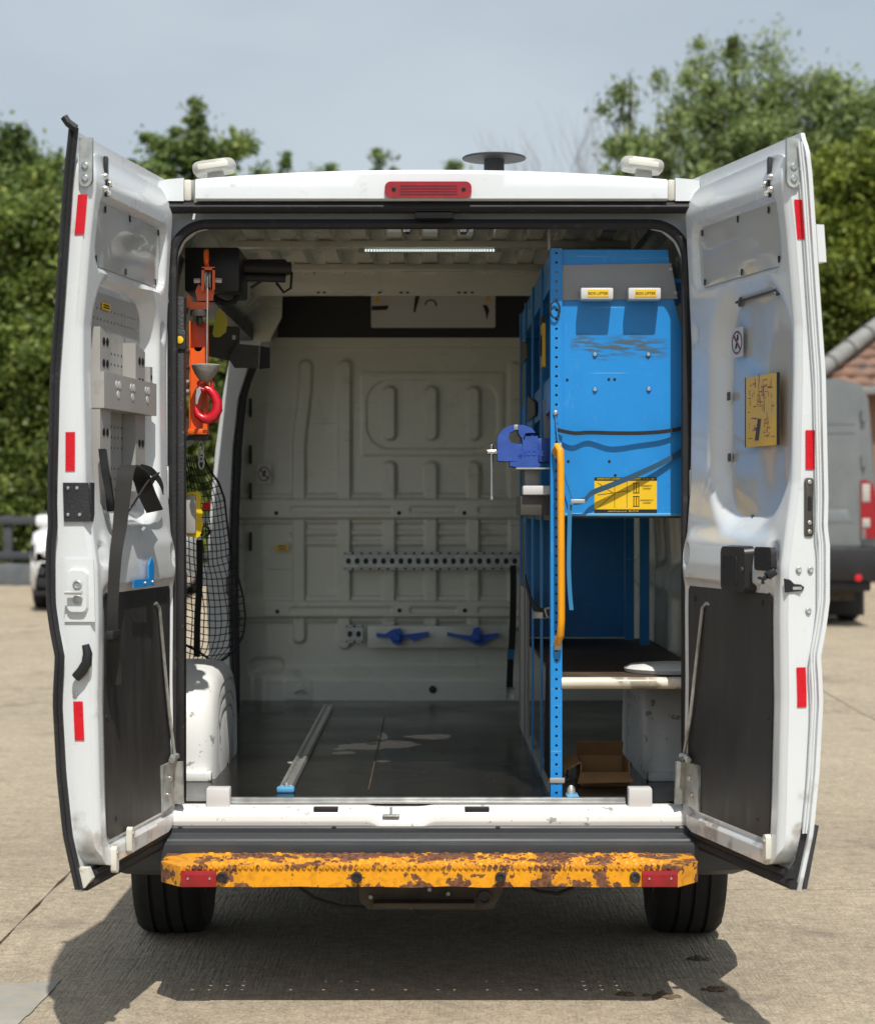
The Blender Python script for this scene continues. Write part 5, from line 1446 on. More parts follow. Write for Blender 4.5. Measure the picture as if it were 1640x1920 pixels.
# perforated front upright
g = G(); zlo, zhi = FZ + .002, PZ(466, SY)
nh = 58
g.perforated(1, nh, lambda i, j: (sy(1033) + (sy(1052) - sy(1033)) * i, SY - .009, zlo + (zhi - zlo) * j / nh), hole=.14, seg=8)
# second grid uses real hole shape by cell; back strip behind the holes
g.quad((sy(1033), SY - .002, zlo), (sy(1052), SY - .002, zlo), (sy(1052), SY - .002, zhi), (sy(1033), SY - .002, zhi), 1)
g.box((sy(1033) - .002, SY - .0095, zlo), (sy(1033), SY + .05, zhi)); g.box((sy(1052), SY - .0095, zlo), (sy(1052) + .002, SY + .0, zhi))
g.obj('front_upright', ['blue', 'blackp'], su, recalc=False)
g = G(); g.box((sy(1028), SY + .0, sz(430)), (sy(1031), SY + .05, sz(466)), bev=.001); g.obj('upright_edge', 'greym', su)
g = G(); g.box((sy(1030), SY - .013, sz(1468)), (sy(1058), SY - .008, sz(1458)), bev=.002); g.obj('upright_foot_clip', 'greym', su)
# shelf boards, far uprights, back and far end
for z, m in ((2.19, 'blue'), (1.80, 'blue'), (1.453, 'greydk')):
    g = G(); g.box((.385, SY + .03 if z > 1.2 else .9, z - .012), (.88, 2.25, z)); g.box((.381, SY + .03 if z > 1.2 else .9, z - .02), (.385, 2.25, z + .09), bev=.002); g.obj('shelf', m, su)
for y in (.62, 1.2, 1.75, 2.19):
    g = G(); g.box((.374, y, FZ), (.380, y + .06, 2.28)); g.obj('upright', 'blue', su)
for y in (1.2, 2.22):
    g = G(); g.box((.40, y + .005, 1.46), (.88, y + .02, 2.28)); g.obj('divider', 'blue', su)
g = G(); g.box((.40, 2.15, .945), (.80, 2.165, 1.44)); g.obj('lower_back_panel', 'blue', su)
g = G(); g.box((.885, .35, 1.46), (.89, 2.25, 2.28)); g.obj('back_panel', 'blue', su)
for y, z in ((1.5, 2.05), (1.5, 1.62), (.95, 1.80)):
    g = G(); g.prism([(0, 0), (.5, 0), (.5, .10), (0, .045)], lambda a, b: (.368, y + a, z + b), lambda a, b: (.374, y + a, z + b)); g.obj('bin_lip', 'greydk', su)
g = G(); g.box((.374, 1.62, FZ), (.384, 2.3, 1.16)); g.box((.376, .25, FZ), (.40, 1.6, .60)); g.obj('kick_panel', 'greym', su)
wl = G(); wl.box((.364, .36, 1.93), (.374, .46, 2.07)); ws = wl.obj('warning_sticker', 'goldlbl', su)
s2 = G(); s2.box((.363, .36, 2.07), (.373, .46, 2.095)); s2.obj('sticker_band', 'print', ws)
s2 = G(); s2.tube([(.3635, .41 + .032 * math.cos(R(a)), 2.0 + .034 * math.sin(R(a))) for a in range(0, 360, 20)], .003, 6, closed=True); s2.obj('sticker_ring', 'print', ws)
# lower compartment: tube edged shelf, white cloth disc
g = G(); z = PZ(1281, SY); g.tube([(sy(1052), SY, z), (sy(1130), SY, z + .0005), (sy(1200), SY, z), (sy(1300), SY, z)], .0185, 16); g.obj('tube_edge', 'cream', su)
g = G(); g.box((.40, SY + .015, .925), (.90, 2.2, .938)); g.obj('lower_shelf', 'ply', su)
for x, yq in ((PX(1172, 1.9), 1.9), (PX(1200, 1.6), 1.6)):
    g = G(); g.box((x, yq, .95), (x + .035, yq + .03, 1.44)); g.obj('inner_upright', 'blue', su)
# yellow grab rail
gr_ = empty('grab_rail', P(1046, 1215, SY - .03), parent=su)
g = G(); X_ = sy(1047)
pts = [(X_ - .012, SY - .01, sz(848)), (X_ - .006, SY - .035, sz(838)), (X_ + .002, SY - .052, sz(846)), (X_ + .003, SY - .055, sz(870)), (X_ + .004, SY - .055, sz(1000)), (X_ + .005, SY - .055, sz(1160)), (X_ + .003, SY - .052, sz(1188)), (X_ - .002, SY - .035, sz(1200)), (X_ - .006, SY - .008, sz(1206))]
g.tube(pts, .0115, 12); g.obj('rail_tube', 'orange2', gr_)
for py in (845, 1205):
    g = G(); g.box((sy(1038), SY - .014, sz(py + 14)), (sy(1052), SY - .009, sz(py - 14)), bev=.003); g.obj('rail_foot', 'steel', gr_)
# cords and straps on the unit
def strapobj(name, pts, wid, m, lab, th=.002):
    g = G(); g.ribbon(pts, wid, th); return g.obj(name, m, None, lab, 'strap')
strapobj('rubber_strap', [P(1045, 806, SY - .02), P(1075, 812, SY - .028), P(1105, 811, SY - .02), P(1150, 812, SY - .03), P(1200, 812, SY - .024), P(1245, 809, SY - .02), P(1284, 802, SY - .012)], Vector((0, 0, .012)), 'webbing', 'wavy black strap stretched level across blue end panel', .004)
d1 = strapobj('tie_strap', [P(1075, 941, SY - .035), P(1095, 938, SY - .035), P(1110, 924, SY - .032), P(1150, 908, SY - .028), P(1200, 887, SY - .022), P(1250, 863, SY - .015), P(1284, 842, SY - .008)], Vector((0, 0, .018)), 'webblue', 'dark blue strap slanting across yellow sticker', .003)
d1.data.materials[0] = mat('navy_webbing', (.018, .075, .14), .7, var=.2)
g = G(); g.box(P(1070, 944, SY - .045), P(1096, 936, SY - .03), bev=.002); g.obj('strap_buckle', 'alu', d1)
g = G(); g.tube([P(1041, 778, SY - .012), P(1044, 812, SY - .02), P(1050, 850, SY - .025), P(1060, 895, SY - .028), P(1074, 938, SY - .032)], .0028, 6); cd = g.obj('thin_rope', 'webblue', None, 'thin blue rope running from bolt down to strap buckle', 'rope')
s2 = G(); s2.lathe([(.0075, 0), (.0075, .006), (.004, .009)], P(1041, 774, SY - .01), (0, -1, 0), 12); s2.obj('cord_bolt', 'alu', cd)
strapobj('blue_tail_strap', [P(1068, 946, SY - .03), P(1067, 1000, SY - .03), P(1066, 1060, SY - .03), P(1068, 1110, SY - .03), P(1071, 1144, SY - .03)], Vector((.013, 0, 0)), 'webblue', 'pale blue strap tail hanging below the end panel')
# small black carabiner near the top corner and hanging wire
g = G(); c = P(1040, 580, SY - .02); g.tube([c + Vector((.015 * math.cos(R(a)), 0, .026 * math.sin(R(a)))) for a in range(0, 360, 24)], .003, 6, closed=True); g.obj('wire_loop', 'blackm', None, 'small black wire loop at corner of grey plate', 'wire')
# large yellow sticker
ys_ = G(); ys_.box((sy(1114), SY - .002, sz(962)), (sy(1231), SY - .0005, sz(895))); st_ = ys_.obj('yellow_sign_sticker', 'yellow', endp)
for a, b in ((895, 901), (955, 962)):
    s2 = G(); s2.box((sy(1114), SY - .0028, sz(b)), (sy(1231), SY - .0018, sz(a))); s2.obj('sign_band', 'print', st_)
RX = Matrix.Rotation(R(90), 4, 'X')
lettering('IMPORTANT LADDERS MUST BE STOWED AS BELOW', .0074, Matrix.Translation((sy(1172), SY - .0032, sz(898))) @ RX, 'yellow', st_)
lettering('www.bri-stor.co.uk   BRI-STOR', .0074, Matrix.Translation((sy(1168), SY - .0032, sz(958.5))) @ RX, 'yellow', st_)
for t_, y in (('CORRECTLY', 911), ('LOADED', 916), ('INCORRECTLY', 938), ('LOADED', 943)):
    lettering(t_, .0062, Matrix.Translation((sy(1212), SY - .0028, sz(y))) @ RX, 'print', st_)
g = G()
for k, (yy, sk) in enumerate(((915, 4), (940, -4))):
    for j in range(3):
        px = 1187 + j * 4.6
        g.box((sy(px), SY - .0026, sz(yy + 9 + sk * (j - 1) * .3)), (sy(px + 1.6), SY - .0021, sz(yy - 9 + sk * (j - 1) * .3)))
    g.box((sy(1186), SY - .0026, sz(yy - 8.5)), (sy(1198), SY - .0021, sz(yy - 10))); g.box((sy(1186), SY - .0026, sz(yy + 10)), (sy(1198), SY - .0021, sz(yy + 8.5)))
for a, b, c_, d_ in ((1120, 905, 1150, 925), (1122, 950, 1150, 928), (1152, 902, 1152, 952), (1175, 902, 1175, 952), (1120, 928, 1180, 920)):
    g.tube([P(a, b, SY - .0024), P(c_, d_, SY - .0024)], .0007, 4)
g.obj('sign_diagram', 'print', st_, kind='stuff')
# vise with its bench plate
VY = .27
vs_ = empty('bench_vise', P(985, 880, VY), 'blue cast iron bench vise with silver handle beside blue shelving', 'vise')
g = G(); pl = [(932, 827), (936, 812), (945, 803), (958, 797), (966, 796), (965, 807), (955, 812), (953, 821), (957, 829), (968, 832), (981, 832), (981, 864), (950, 865), (933, 864)]
g.prism(pl, lambda a, b: P(a, b, VY - .05), lambda a, b: (P(a, b, VY - .05).x, VY + .07, P(a, b, VY - .05).z)); g.obj('moving_jaw', 'vise', vs_)
g = G(); pl = [(971, 796), (983, 797), (996, 802), (1004, 811), (985, 812), (981, 819), (982, 826), (985, 818), (1008, 817), (1008, 866), (1012, 870), (1011, 877), (972, 877), (956, 873), (956, 866), (977, 864), (980, 834), (979, 822), (972, 812)]
g.prism(pl, lambda a, b: P(a, b, VY - .055), lambda a, b: (P(a, b, VY - .055).x, VY + .075, P(a, b, VY - .055).z)); fj = g.obj('fixed_jaw', 'vise', vs_)
lettering('RECORD', .022, Matrix.Translation(P(998, 850, VY - .0565)) @ RX, 'blueclip', fj)
g = G(); g.box(P(963, 806, VY - .052), P(973, 796, VY - .052) + Vector((0, .11, 0)), bev=.002); g.obj('jaw_insert', 'steel', vs_)
g = G(); g.box((PX(1005, VY), VY - .03, PZ(868, VY)), (PX(1033, VY), VY + .05, PZ(822, VY)), bev=.006); g.obj('vise_body', 'vise', vs_)
g = G(); g.tube([P(914, 847, VY), P(934, 847, VY)], .0085, 12); g.tube([P(922, 836, VY - .0), P(922, 934, VY - .0)], .0042, 8); g.lathe([(.006, -.004), (.007, 0), (.006, .006)], P(922, 935, VY), (0, 0, 1), 10); g.lathe([(.006, -.004), (.007, 0), (.005, .005)], P(922, 836, VY), (0, 0, 1), 10); g.obj('screw_handle', 'chrome', vs_)
vb = empty('vise_stand', P(1000, 925, VY), 'grey steel bracket and white block carrying the vise', 'bracket')
g = G(); g.box((PX(966, VY), VY - .07, PZ(880.5, VY)), (PX(1036, VY), VY + .1, PZ(877.5, VY))); g.obj('top_plate', 'alu', vb)
g = G(); g.box((PX(985, VY), VY - .01, PZ(915, VY)), (PX(1011, VY), VY + .05, PZ(881, VY)), bev=.002); g.obj('leg', 'greym', vb)
g = G(); g.box((PX(979, VY), VY - .05, PZ(928, VY)), (PX(1034, VY), VY + .06, PZ(911, VY)), bev=.003); g.obj('box_section', 'paper', vb)
g = G(); g.box((PX(975, VY), VY - .03, PZ(966, VY)), (PX(1033, VY), VY + .3, PZ(930, VY)), bev=.002); g.tube([P(1026, 941, VY - .05), P(1026, 929, VY - .05), P(1033, 928, VY - .05)], .003, 6); g.obj('lower_plate', 'greydk', vb)
g = G(); g.prism([(1017, 750), (1030, 750), (1030, 822), (1019, 822)], lambda a, b: P(a, b, .5), lambda a, b: P(a, b, .52)); g.obj('side_flange', 'greym', su)
# ratchet strap hooked on the unit and tall strap at the bulkhead
g = G(); g.ribbon([P(985, 1085, .6), P(992, 1115, .55), P(1003, 1140, .45), P(1020, 1150, .35), P(1034, 1146, .22)], Vector((0, .0, .028)), .004); rs_ = g.obj('ratchet_strap', 'webbing', None, 'short black ratchet strap with steel buckle behind yellow rail', 'strap')
s2 = G(); s2.tube([P(1022, 1142, .25), P(1038, 1138, .22), P(1040, 1155, .22), P(1026, 1158, .25)], .004, 6, closed=True); s2.box(P(998, 1158, .42), P(1022, 1148, .36), bev=.003); s2.obj('ratchet_buckle', 'steel', rs_)
g = G(); g.ribbon([P(962, 1060, 2.6), P(962, 1120, 2.55), P(960, 1200, 2.5), P(957, 1235, 2.5), P(955, 1290, 2.5)], Vector((.028, 0, 0)), .004); ts = g.obj('bulkhead_strap', 'webbing', None, 'long black strap hanging before right end of bulkhead', 'strap')
s2 = G(); s2.ribbon([P(958, 1218, 2.48), P(957, 1236, 2.48)], Vector((.03, 0, 0)), .006); s2.obj('blue_sleeve', 'webblue', ts)
s2 = G(); s2.box(P(949, 1310, 2.5), P(964, 1290, 2.46), bev=.003); s2.obj('strap_anchor', 'steel', ts)
# cardboard box and odds under the shelf
cbx = empty('cardboard_box', (P(1132, 1462, .42).x, .5, FZ), 'open brown cardboard box on van floor under the shelf', 'box')
xa, xb = PX(1088, .4), PX(1178, .4)
def plank(name, pts, th=.004, m='card', par=cbx):
    g = G(); a, b, c_, d_ = [Vector(p) for p in pts]; n = (b - a).cross(d_ - a).normalized() * th
    g.add([a, b, c_, d_, a + n, b + n, c_ + n, d_ + n], [(0, 1, 2, 3), (7, 6, 5, 4), (0, 4, 5, 1), (1, 5, 6, 2), (2, 6, 7, 3), (3, 7, 4, 0)]); return g.obj(name, m, par)
zt = FZ + .075
plank('front_side', [(xa, .40, FZ), (xb, .40, FZ), (xb, .40, zt - .03), (xa, .40, zt - .03)]); plank('back_side', [(xa, .62, FZ), (xb, .62, FZ), (xb, .62, zt), (xa, .62, zt)])
plank('left_side', [(xa, .40, FZ), (xa, .62, FZ), (xa, .62, zt), (xa, .40, zt)]); plank('right_side', [(xb, .40, FZ), (xb, .62, FZ), (xb, .62, zt), (xb, .40, zt)])
plank('front_flap', [(xa, .40, zt - .03), (xb, .40, zt - .03), (xb + .01, .33, zt - .05), (xa - .015, .33, zt - .055)])
plank('back_flap', [(xa, .62, zt), (xb, .62, zt), (xb, .58, zt + .05), (xa, .58, zt + .05)]); plank('left_flap', [(xa, .40, zt), (xa, .62, zt), (xa - .05, .62, zt - .02), (xa - .05, .40, zt - .03)])
g = G(); g.box((sy(1060), SY - .06, FZ), (sy(1083), SY + .02, FZ + .014), bev=.004); fa = g.obj('floor_anchor', 'bluetape', None, 'pale blue anchor foot beside base of perforated upright', 'anchor')
s2 = G(); s2.lathe([(.014, .012), (.012, .03), (.006, .04)], (sy(1070), SY - .01, FZ), (0, 0, 1), 12); s2.obj('anchor_knob', 'steel', fa)
g = G(); rq = random.Random(4)
pp = [Vector((sy(1062) + .02 * rq.random(), .28 + .06 * rq.random(), FZ + .02 + .05 * rq.random())) for _ in range(9)]
g.tube(pp, .0025, 5); g.obj('wire_tangle', 'blackm', None, 'tangle of thin black wire beside cardboard box', 'wire')
g = G(); g.lathe([(.155, 0), (.16, .012), (.14, .022), (.05, .03), (.01, .03)], (PX(1262, .42), .44, .94), (0, 0, 1), 30); g.obj('round_lid', 'whited', None, 'dirty white round lid lying on shelf by right door frame', 'lid')
# black mesh curtain in the dark gap behind upright
g = G()
for k in range(14): g.tube([(.385 + .002 * (k % 2), .30 + k * .022, FZ + .02), (.392, .30 + k * .022 + .006 * math.sin(k * 2), .95)], .004, 5)
g.obj('black_cord_fringe', 'webbing', None, 'fringe of black cords hanging behind perforated upright', 'cords')

# ---- orange hoist
HY = .2
ho = empty('lifting_hoist', P(372, 1490, HY), 'orange and black folding lifting hoist on left side of opening', 'hoist')
def hx(px, Y=HY): return PX(px, Y)
def hz(py, Y=HY): return PZ(py, Y)
g = G(); g.box((hx(328, .06), .05, FZ), (hx(346, .06), .11, hz(556, .06)), bev=.004); mast = g.obj('mast', 'blackm', ho)
s2 = G(); s2.box((hx(326, .045), .042, hz(655, .045)), (hx(348, .045), .06, hz(618, .04)), bev=.003); s2.obj('mast_collar', 'blackm', mast)
s2 = G(); s2.lathe([(.0115, 0), (.0115, .0015), (.010, .002)], P(337, 637, .042), (0, -1, 0), 20); s2.obj('yellow_dot', 'yellow', mast)
for py in (655, 685, 712, 730):
    s2 = G(); s2.box((hx(342, .12), .12, hz(py + 6, .12)), (hx(354, .12), .16, hz(py, .12)), bev=.002); s2.obj('mast_bracket', 'greym' if py > 700 else 'blackm', mast)
g = G(); g.box((hx(346, .32), .32, hz(546, .32)), (hx(449, .32), .62, hz(463, .32)), bev=.008); g.obj('motor_housing', 'blackp', ho)
g = G(); Y_ = .5
g.box((hx(450, Y_), Y_, hz(512, Y_)), (hx(537, Y_), Y_ + .1, hz(485, Y_)), bev=.008); g.tube([P(450, 500, Y_), P(546, 503, Y_)], .022, 12); g.tube([P(450, 519, Y_), P(535, 522, Y_)], .014, 10); g.obj('actuator', 'blackm', ho)
g = G(); g.tube([P(535, 495, .5), P(547, 512, .5), P(545, 540, .5), P(532, 548, .5), P(518, 530, .5)], .005, 6); g.tube([P(450, 545, .45), P(440, 565, .45), P(425, 570, .45), P(405, 560, .45), P(398, 552, .45)], .009, 7); g.tube([P(470, 540, .5), P(500, 520, .5), P(520, 525, .5)], .005, 6); g.obj('hose', 'blackp', ho)
# folded boom: open channel
AY = .16
g = G(); x0, x1, z0, z1 = hx(355, AY), hx(389, AY), hz(806, AY), hz(602, AY)
g.box((x0, AY + .035, z0), (x1, AY + .04, z1)); g.box((x0, AY - .01, z0), (x0 + .004, AY + .035, z1), bev=.001); g.box((x1 - .004, AY - .01, z0), (x1, AY + .035, z1), bev=.001)
lowz = hz(652, AY)
g.prism([(x0 + .004, z0), (x1 - .004, z0), (x1 - .004, lowz), (x1 - .018, lowz)] + [(hx(371, AY) + .013 * math.cos(R(a)), lowz + .002 + .013 * math.sin(R(a))) for a in range(0, -181, -30)] + [(x0 + .018, lowz), (x0 + .004, lowz)], lambda a, b: (a, AY + .006, b), lambda a, b: (a, AY + .010, b))
g.obj('boom_channel', 'orange', ho)
g = G(); g.box((x0 - .004, AY - .014, hz(815, AY)), (x1 + .002, AY + .04, hz(804, AY)), bev=.004); g.prism([(382, 765), (387, 765), (389, 806), (380, 806)], lambda a, b: P(a, b, AY - .02), lambda a, b: P(a, b, AY - .005)); g.obj('boom_foot', 'orange', ho)
g = G(); g.box((hx(338, AY), AY, hz(824, AY)), (hx(391, AY), AY + .09, hz(816, AY)), bev=.003); g.obj('foot_bracket', 'blackm', ho)
g = G(); g.lathe([(.028, -.012), (.029, 0), (.028, .008)], P(374, 586, AY), (0, 0, 1), 20); g.lathe([(.008, -.03), (.012, -.02), (.009, 0)], P(374, 592, AY), (0, 0, 1), 12); g.tube([P(338, 581, AY), P(352, 583, AY)], .009, 10); g.obj('pivot_pin', 'greydk', ho)
g = G(); g.prism([(350, 554), (357, 554), (359, 566), (385, 566), (392, 560), (392, 575), (388, 579), (357, 580), (352, 573)], lambda a, b: P(a, b, AY - .02), lambda a, b: P(a, b, AY + .04)); g.obj('knuckle', 'orange', ho)
g = G(); PYY = .13
g.prism([(378, 502), (383, 502), (383, 543), (377, 548)], lambda a, b: P(a, b, PYY - .025), lambda a, b: P(a, b, PYY + .03)); g.prism([(398, 502), (403, 502), (403, 543), (398, 545)], lambda a, b: P(a, b, PYY - .025), lambda a, b: P(a, b, PYY + .03)); g.prism([(378, 500), (403, 500), (403, 506), (378, 506)], lambda a, b: P(a, b, PYY - .025), lambda a, b: P(a, b, PYY + .03))
g.prism([(366, 545), (372, 532), (380, 540), (402, 545), (399, 563), (370, 563)], lambda a, b: P(a, b, PYY + .005), lambda a, b: P(a, b, PYY + .05)); g.obj('pulley_fork', 'orange', ho)
g = G(); g.tube([P(388, 502, PYY), P(386, 486, PYY - .02), P(386, 473, PYY - .01), P(387, 470, PYY + .02), P(388, 488, PYY + .04)], .0075, 10); g.obj('lifting_eye', 'orange', ho)
g = G(); g.lathe([(.030, -.009), (.030, -.006), (.022, 0), (.030, .006), (.030, .009)], P(391, 524, PYY + .005), (1, 0, 0), 24); g.obj('pulley', 'steel', ho)
g = G(); g.tube([P(364, 526, PYY), P(376, 526, PYY)], .008, 6); g.tube([P(404, 525, PYY), P(416, 526, PYY)], .008, 6); g.obj('pulley_bolt', 'alu', ho)
CYY = .095
g = G(); g.tube([P(389, 518, CYY + .01), P(389, 560, CYY), P(388, 685, CYY)], .0022, 6); g.obj('wire_cable', 'alu', ho)
g = G(); g.lathe([(.004, -.052), (.012, -.05), (.022, -.042), (.034, -.026), (.042, -.008), (.044, 0), (.042, .003), (.012, .004)], P(385.5, 685, CYY), (0, 0, 1), 28); g.obj('ball_weight', 'iron', ho)
g = G()
hk = [(384, 727), (393, 731), (401, 740), (407, 754), (407, 768), (401, 780), (391, 786), (380, 785), (371, 778), (367, 768), (367, 760)]
g.tube([P(a, b, CYY) for a, b in hk], [.010, .0125, .014, .0155, .017, .0175, .0165, .0145, .012, .008, .004], 12)
g.tube([P(376, 728, CYY), P(372, 718, CYY), P(378, 712, CYY), P(390, 711, CYY), P(398, 716, CYY), P(397, 728, CYY)], .006, 8); g.tube([P(373, 727, CYY), P(385, 731, CYY), P(398, 729, CYY)], .008, 8)
hko = g.obj('hook', 'redhook', ho)
s2 = G(); s2.prism([(369, 728), (375, 727), (377, 735), (372, 748), (370, 758), (367, 757), (367, 742)], lambda a, b: P(a, b, CYY - .012), lambda a, b: P(a, b, CYY - .006)); s2.obj('safety_latch', 'alu', hko)
# dark steel plates behind, tag, key chain
g = G(); g.prism([(388, 610), (446, 612), (450, 616), (448, 680), (430, 676), (390, 668)], lambda a, b: P(a, b, 1.0), lambda a, b: P(a, b, 1.01)); g.prism([(444, 644), (486, 648), (484, 690), (440, 690), (428, 672)], lambda a, b: P(a, b, .98), lambda a, b: P(a, b, .99)); pz = g.obj('mounting_plate', 'greydk', ho)
for px, py in ((433, 657), (477, 663), (472, 688)):
    s2 = G(); screw(s2, P(px, py, .978), (0, -1, 0), .006); s2.obj('plate_screw', 'greydk', pz)
s2 = G(); s2.prism(rrect(PX(438, .99), PZ(632, .99), .006, .008, .004, 3), lambda a, b: (a, .996, b), lambda a, b: (a, .999, b)); s2.obj('plate_slot', 'paper', pz)
g = G(); g.prism([(488, 648), (506, 652), (506, 690), (486, 692)], lambda a, b: P(a, b, 1.2), lambda a, b: P(a, b, 1.22)); g.obj('rear_plate', 'blackp', ho)
g = G(); g.prism([(405, 583), (412, 579), (420, 586), (426, 600), (424, 622), (412, 632), (402, 632), (398, 626), (402, 605)], lambda a, b: P(a, b, .42), lambda a, b: P(a, b, .424)); tg = g.obj('inspection_tag', 'tagyel', None, 'yellow oval tag hanging below black motor housing', 'tag')
s2 = G(); s2.tube([P(409, 572, .43), P(410, 580, .42), P(414, 583, .42), P(413, 572, .43)], .0015, 5); s2.obj('tag_wire', 'steel', tg)
g = G(); c = P(377, 850, .3)
for k in range(3): g.tube([c + Vector((.008 * math.cos(R(a)), .004 * k, .018 - .024 * k + .02 * math.sin(R(a)))) for a in range(0, 360, 30)], .0032, 6, closed=True)
g.obj('chain_link', 'alu', None, 'short bright chain under the hoist foot', 'chain')
# remote control pendant
RY = .3
rm = empty('hoist_remote', P(366, 1008, RY), 'yellow and grey hoist remote with red stop button on left side', 'remote')
g = G(); g.box((hx(347, RY), RY - .03, hz(1001, RY)), (hx(369, RY), RY + .03, hz(928, RY)), bev=.006); g.obj('grey_case', 'greym', rm)
g = G(); g.prism([(361, 922), (374, 922), (377, 930), (376, 952), (380, 960), (378, 972), (381, 982), (377, 1000), (372, 1008), (350, 1006), (350, 924)], lambda a, b: P(a, b, RY - .012), lambda a, b: P(a, b, RY + .06)); g.obj('yellow_frame', 'yellowp', rm)
g = G(); g.tube([P(380, 949, RY + .02), P(385, 949, RY + .02), P(394, 949, RY + .02)], [.008, .012, .0125], 14); g.obj('stop_button', 'redhook', rm)
g = G(); rq = random.Random(8); g.tube([P(384 + 12 * math.cos(k * 1.1) * (1 - k * .03), 996 + 10 * math.sin(k * 1.1), RY + .03 + .004 * k) for k in range(16)], .0028, 6); g.obj('coiled_lead', 'blackp', rm)
# cargo net
nt_ = empty('cargo_net', P(400, 1240, 1.3), 'black cord cargo net sagging in the open side doorway', 'net')
def xr(py): return interp([(850, 378), (880, 392), (905, 410), (935, 421), (985, 426), (1040, 433), (1085, 447), (1120, 456), (1160, 460), (1190, 456), (1215, 444), (1236, 420), (1245, 408)], py)
def nY(px): return 1.22 + (px - 340) / 120 * .5
g = G(); wob = lambda a, b: 2.6 * mnoise.noise(Vector((a * .03, b * .03, 2)))
for k in range(12):
    t = k / 11
    pts = []
    for j in range(34):
        py = 850 + (1236 - 850) * j / 33
        px = 338 + (xr(py) - 338) * t
        px += wob(px, py) ; q = py + 7 * math.sin(t * math.pi) + wob(py, px)
        pts.append(P(px, q, nY(px) + .02 * math.sin(t * 9 + j * .4)))
    g.tube(pts, .0020, 4)
for j in range(30):
    py = 856 + (1232 - 856) * j / 29; pts = []
    for k in range(14):
        t = k / 13; px = 338 + (xr(py) - 338) * t; q = py + 9 * math.sin(t * math.pi) + wob(py, px) + 3 * t
        px += wob(px, py); pts.append(P(px, q, nY(px) + .02 * math.sin(t * 9 + j * .4)))
    g.tube(pts, .0020, 4)
g.obj('net_mesh', 'webbing', nt_, kind='stuff')
g = G(); g.tube([P(xr(py), py, nY(xr(py))) for py in range(852, 1246, 9)] + [P(395, 1238, nY(395)), P(372, 1222, nY(372)), P(345, 1208, nY(345))], .0045, 6); g.obj('border_rope', 'webbing', nt_)
g = G(); g.ribbon([P(374, 1012, 1.25), P(374, 1090, 1.25), P(370, 1160, 1.25), P(369, 1232, 1.25)], Vector((.024, 0, 0)), .004); g.obj('net_strap', 'webbing', None, 'vertical black strap running behind the cargo net', 'strap')

# ================================================================== BACKGROUND
# ---- timber fence, kerb wall, white car at the left
FYB = 24.3
zg = gz(FYB)
g = G(); g.box((-22, 23.7, zg - .1), (3, 24.0, zg + .30), bev=.02); g.obj('kerb_wall', 'sleeper', None, 'low dark grey kerb wall below the timber fence', 'wall')
fe = empty('timber_fence', (-8, FYB, zg), 'dark post and rail timber fence in front of green hedge', 'fence')
for k in range(11):
    x = PX(15, FYB) - 12 + k * 2.0 + 0
    g = G(); g.box((x - .07, FYB - .06, zg), (x + .07, FYB + .06, PZ(966, FYB)), bev=.01); o = g.obj('post', 'fence', fe)
    g = G(); g.box((x - .072, FYB - .062, zg), (x + .072, FYB + .062, zg + .36), bev=.004); g.obj('post_base', 'post', o)
for a, b in ((968, 983), (1034, 1049)):
    g = G(); g.box((-21, FYB - .10, PZ(b, FYB)), (3, FYB - .06, PZ(a, FYB)), bev=.006); g.obj('rail', 'fence', fe)

CY0 = 18.4; cz0 = gz(CY0)
car = empty('parked_car', (PX(60, CY0) + .76, CY0 + 2.2, cz0), 'white parked car facing forward, mostly hidden by the left door', 'car')
cxm = PX(60, CY0) + .76
g = G()
stc = [(0, .60, .80, .78), (.06, .40, .90, .86), (.25, .25, .98, .92), (.9, .22, 1.06, .95), (1.25, .22, 1.10, .95), (1.95, .22, 1.60, .95), (2.6, .22, 1.66, .95), (3.4, .22, 1.62, .95), (4.1, .25, 1.25, .93), (4.5, .4, 1.1, .86)]
vs = []; rows_ = []
for (y, zb_, zt_, hw) in [(a_, b_, c_, d_ * .905) for a_, b_, c_, d_ in stc]:
    zs = [zb_, zb_ + .12, .62, .86, min(.98, zt_ - .02), zt_ - .10 if zt_ > 1.15 else zt_ - .01, zt_]
    ws = [hw * .93, hw, hw, hw * .985, hw * .95, hw * .78 if zt_ > 1.15 else hw * .9, hw * .55]
    row = [(cxm - w, CY0 + y, cz0 + z) for w, z in zip(ws, zs)] + [(cxm + w, CY0 + y, cz0 + z) for w, z in zip(ws[::-1], zs[::-1])]
    rows_.append(row)
n = len(rows_[0])
vs = [p for r in rows_ for p in r]
g.add(vs, [(r * n + k, r * n + k + 1, (r + 1) * n + k + 1, (r + 1) * n + k) for r in range(len(rows_) - 1) for k in range(n - 1)] + [tuple(range(n)), tuple((len(rows_) - 1) * n + k for k in range(n))])
g.obj('body', 'suv', car, angle=40)
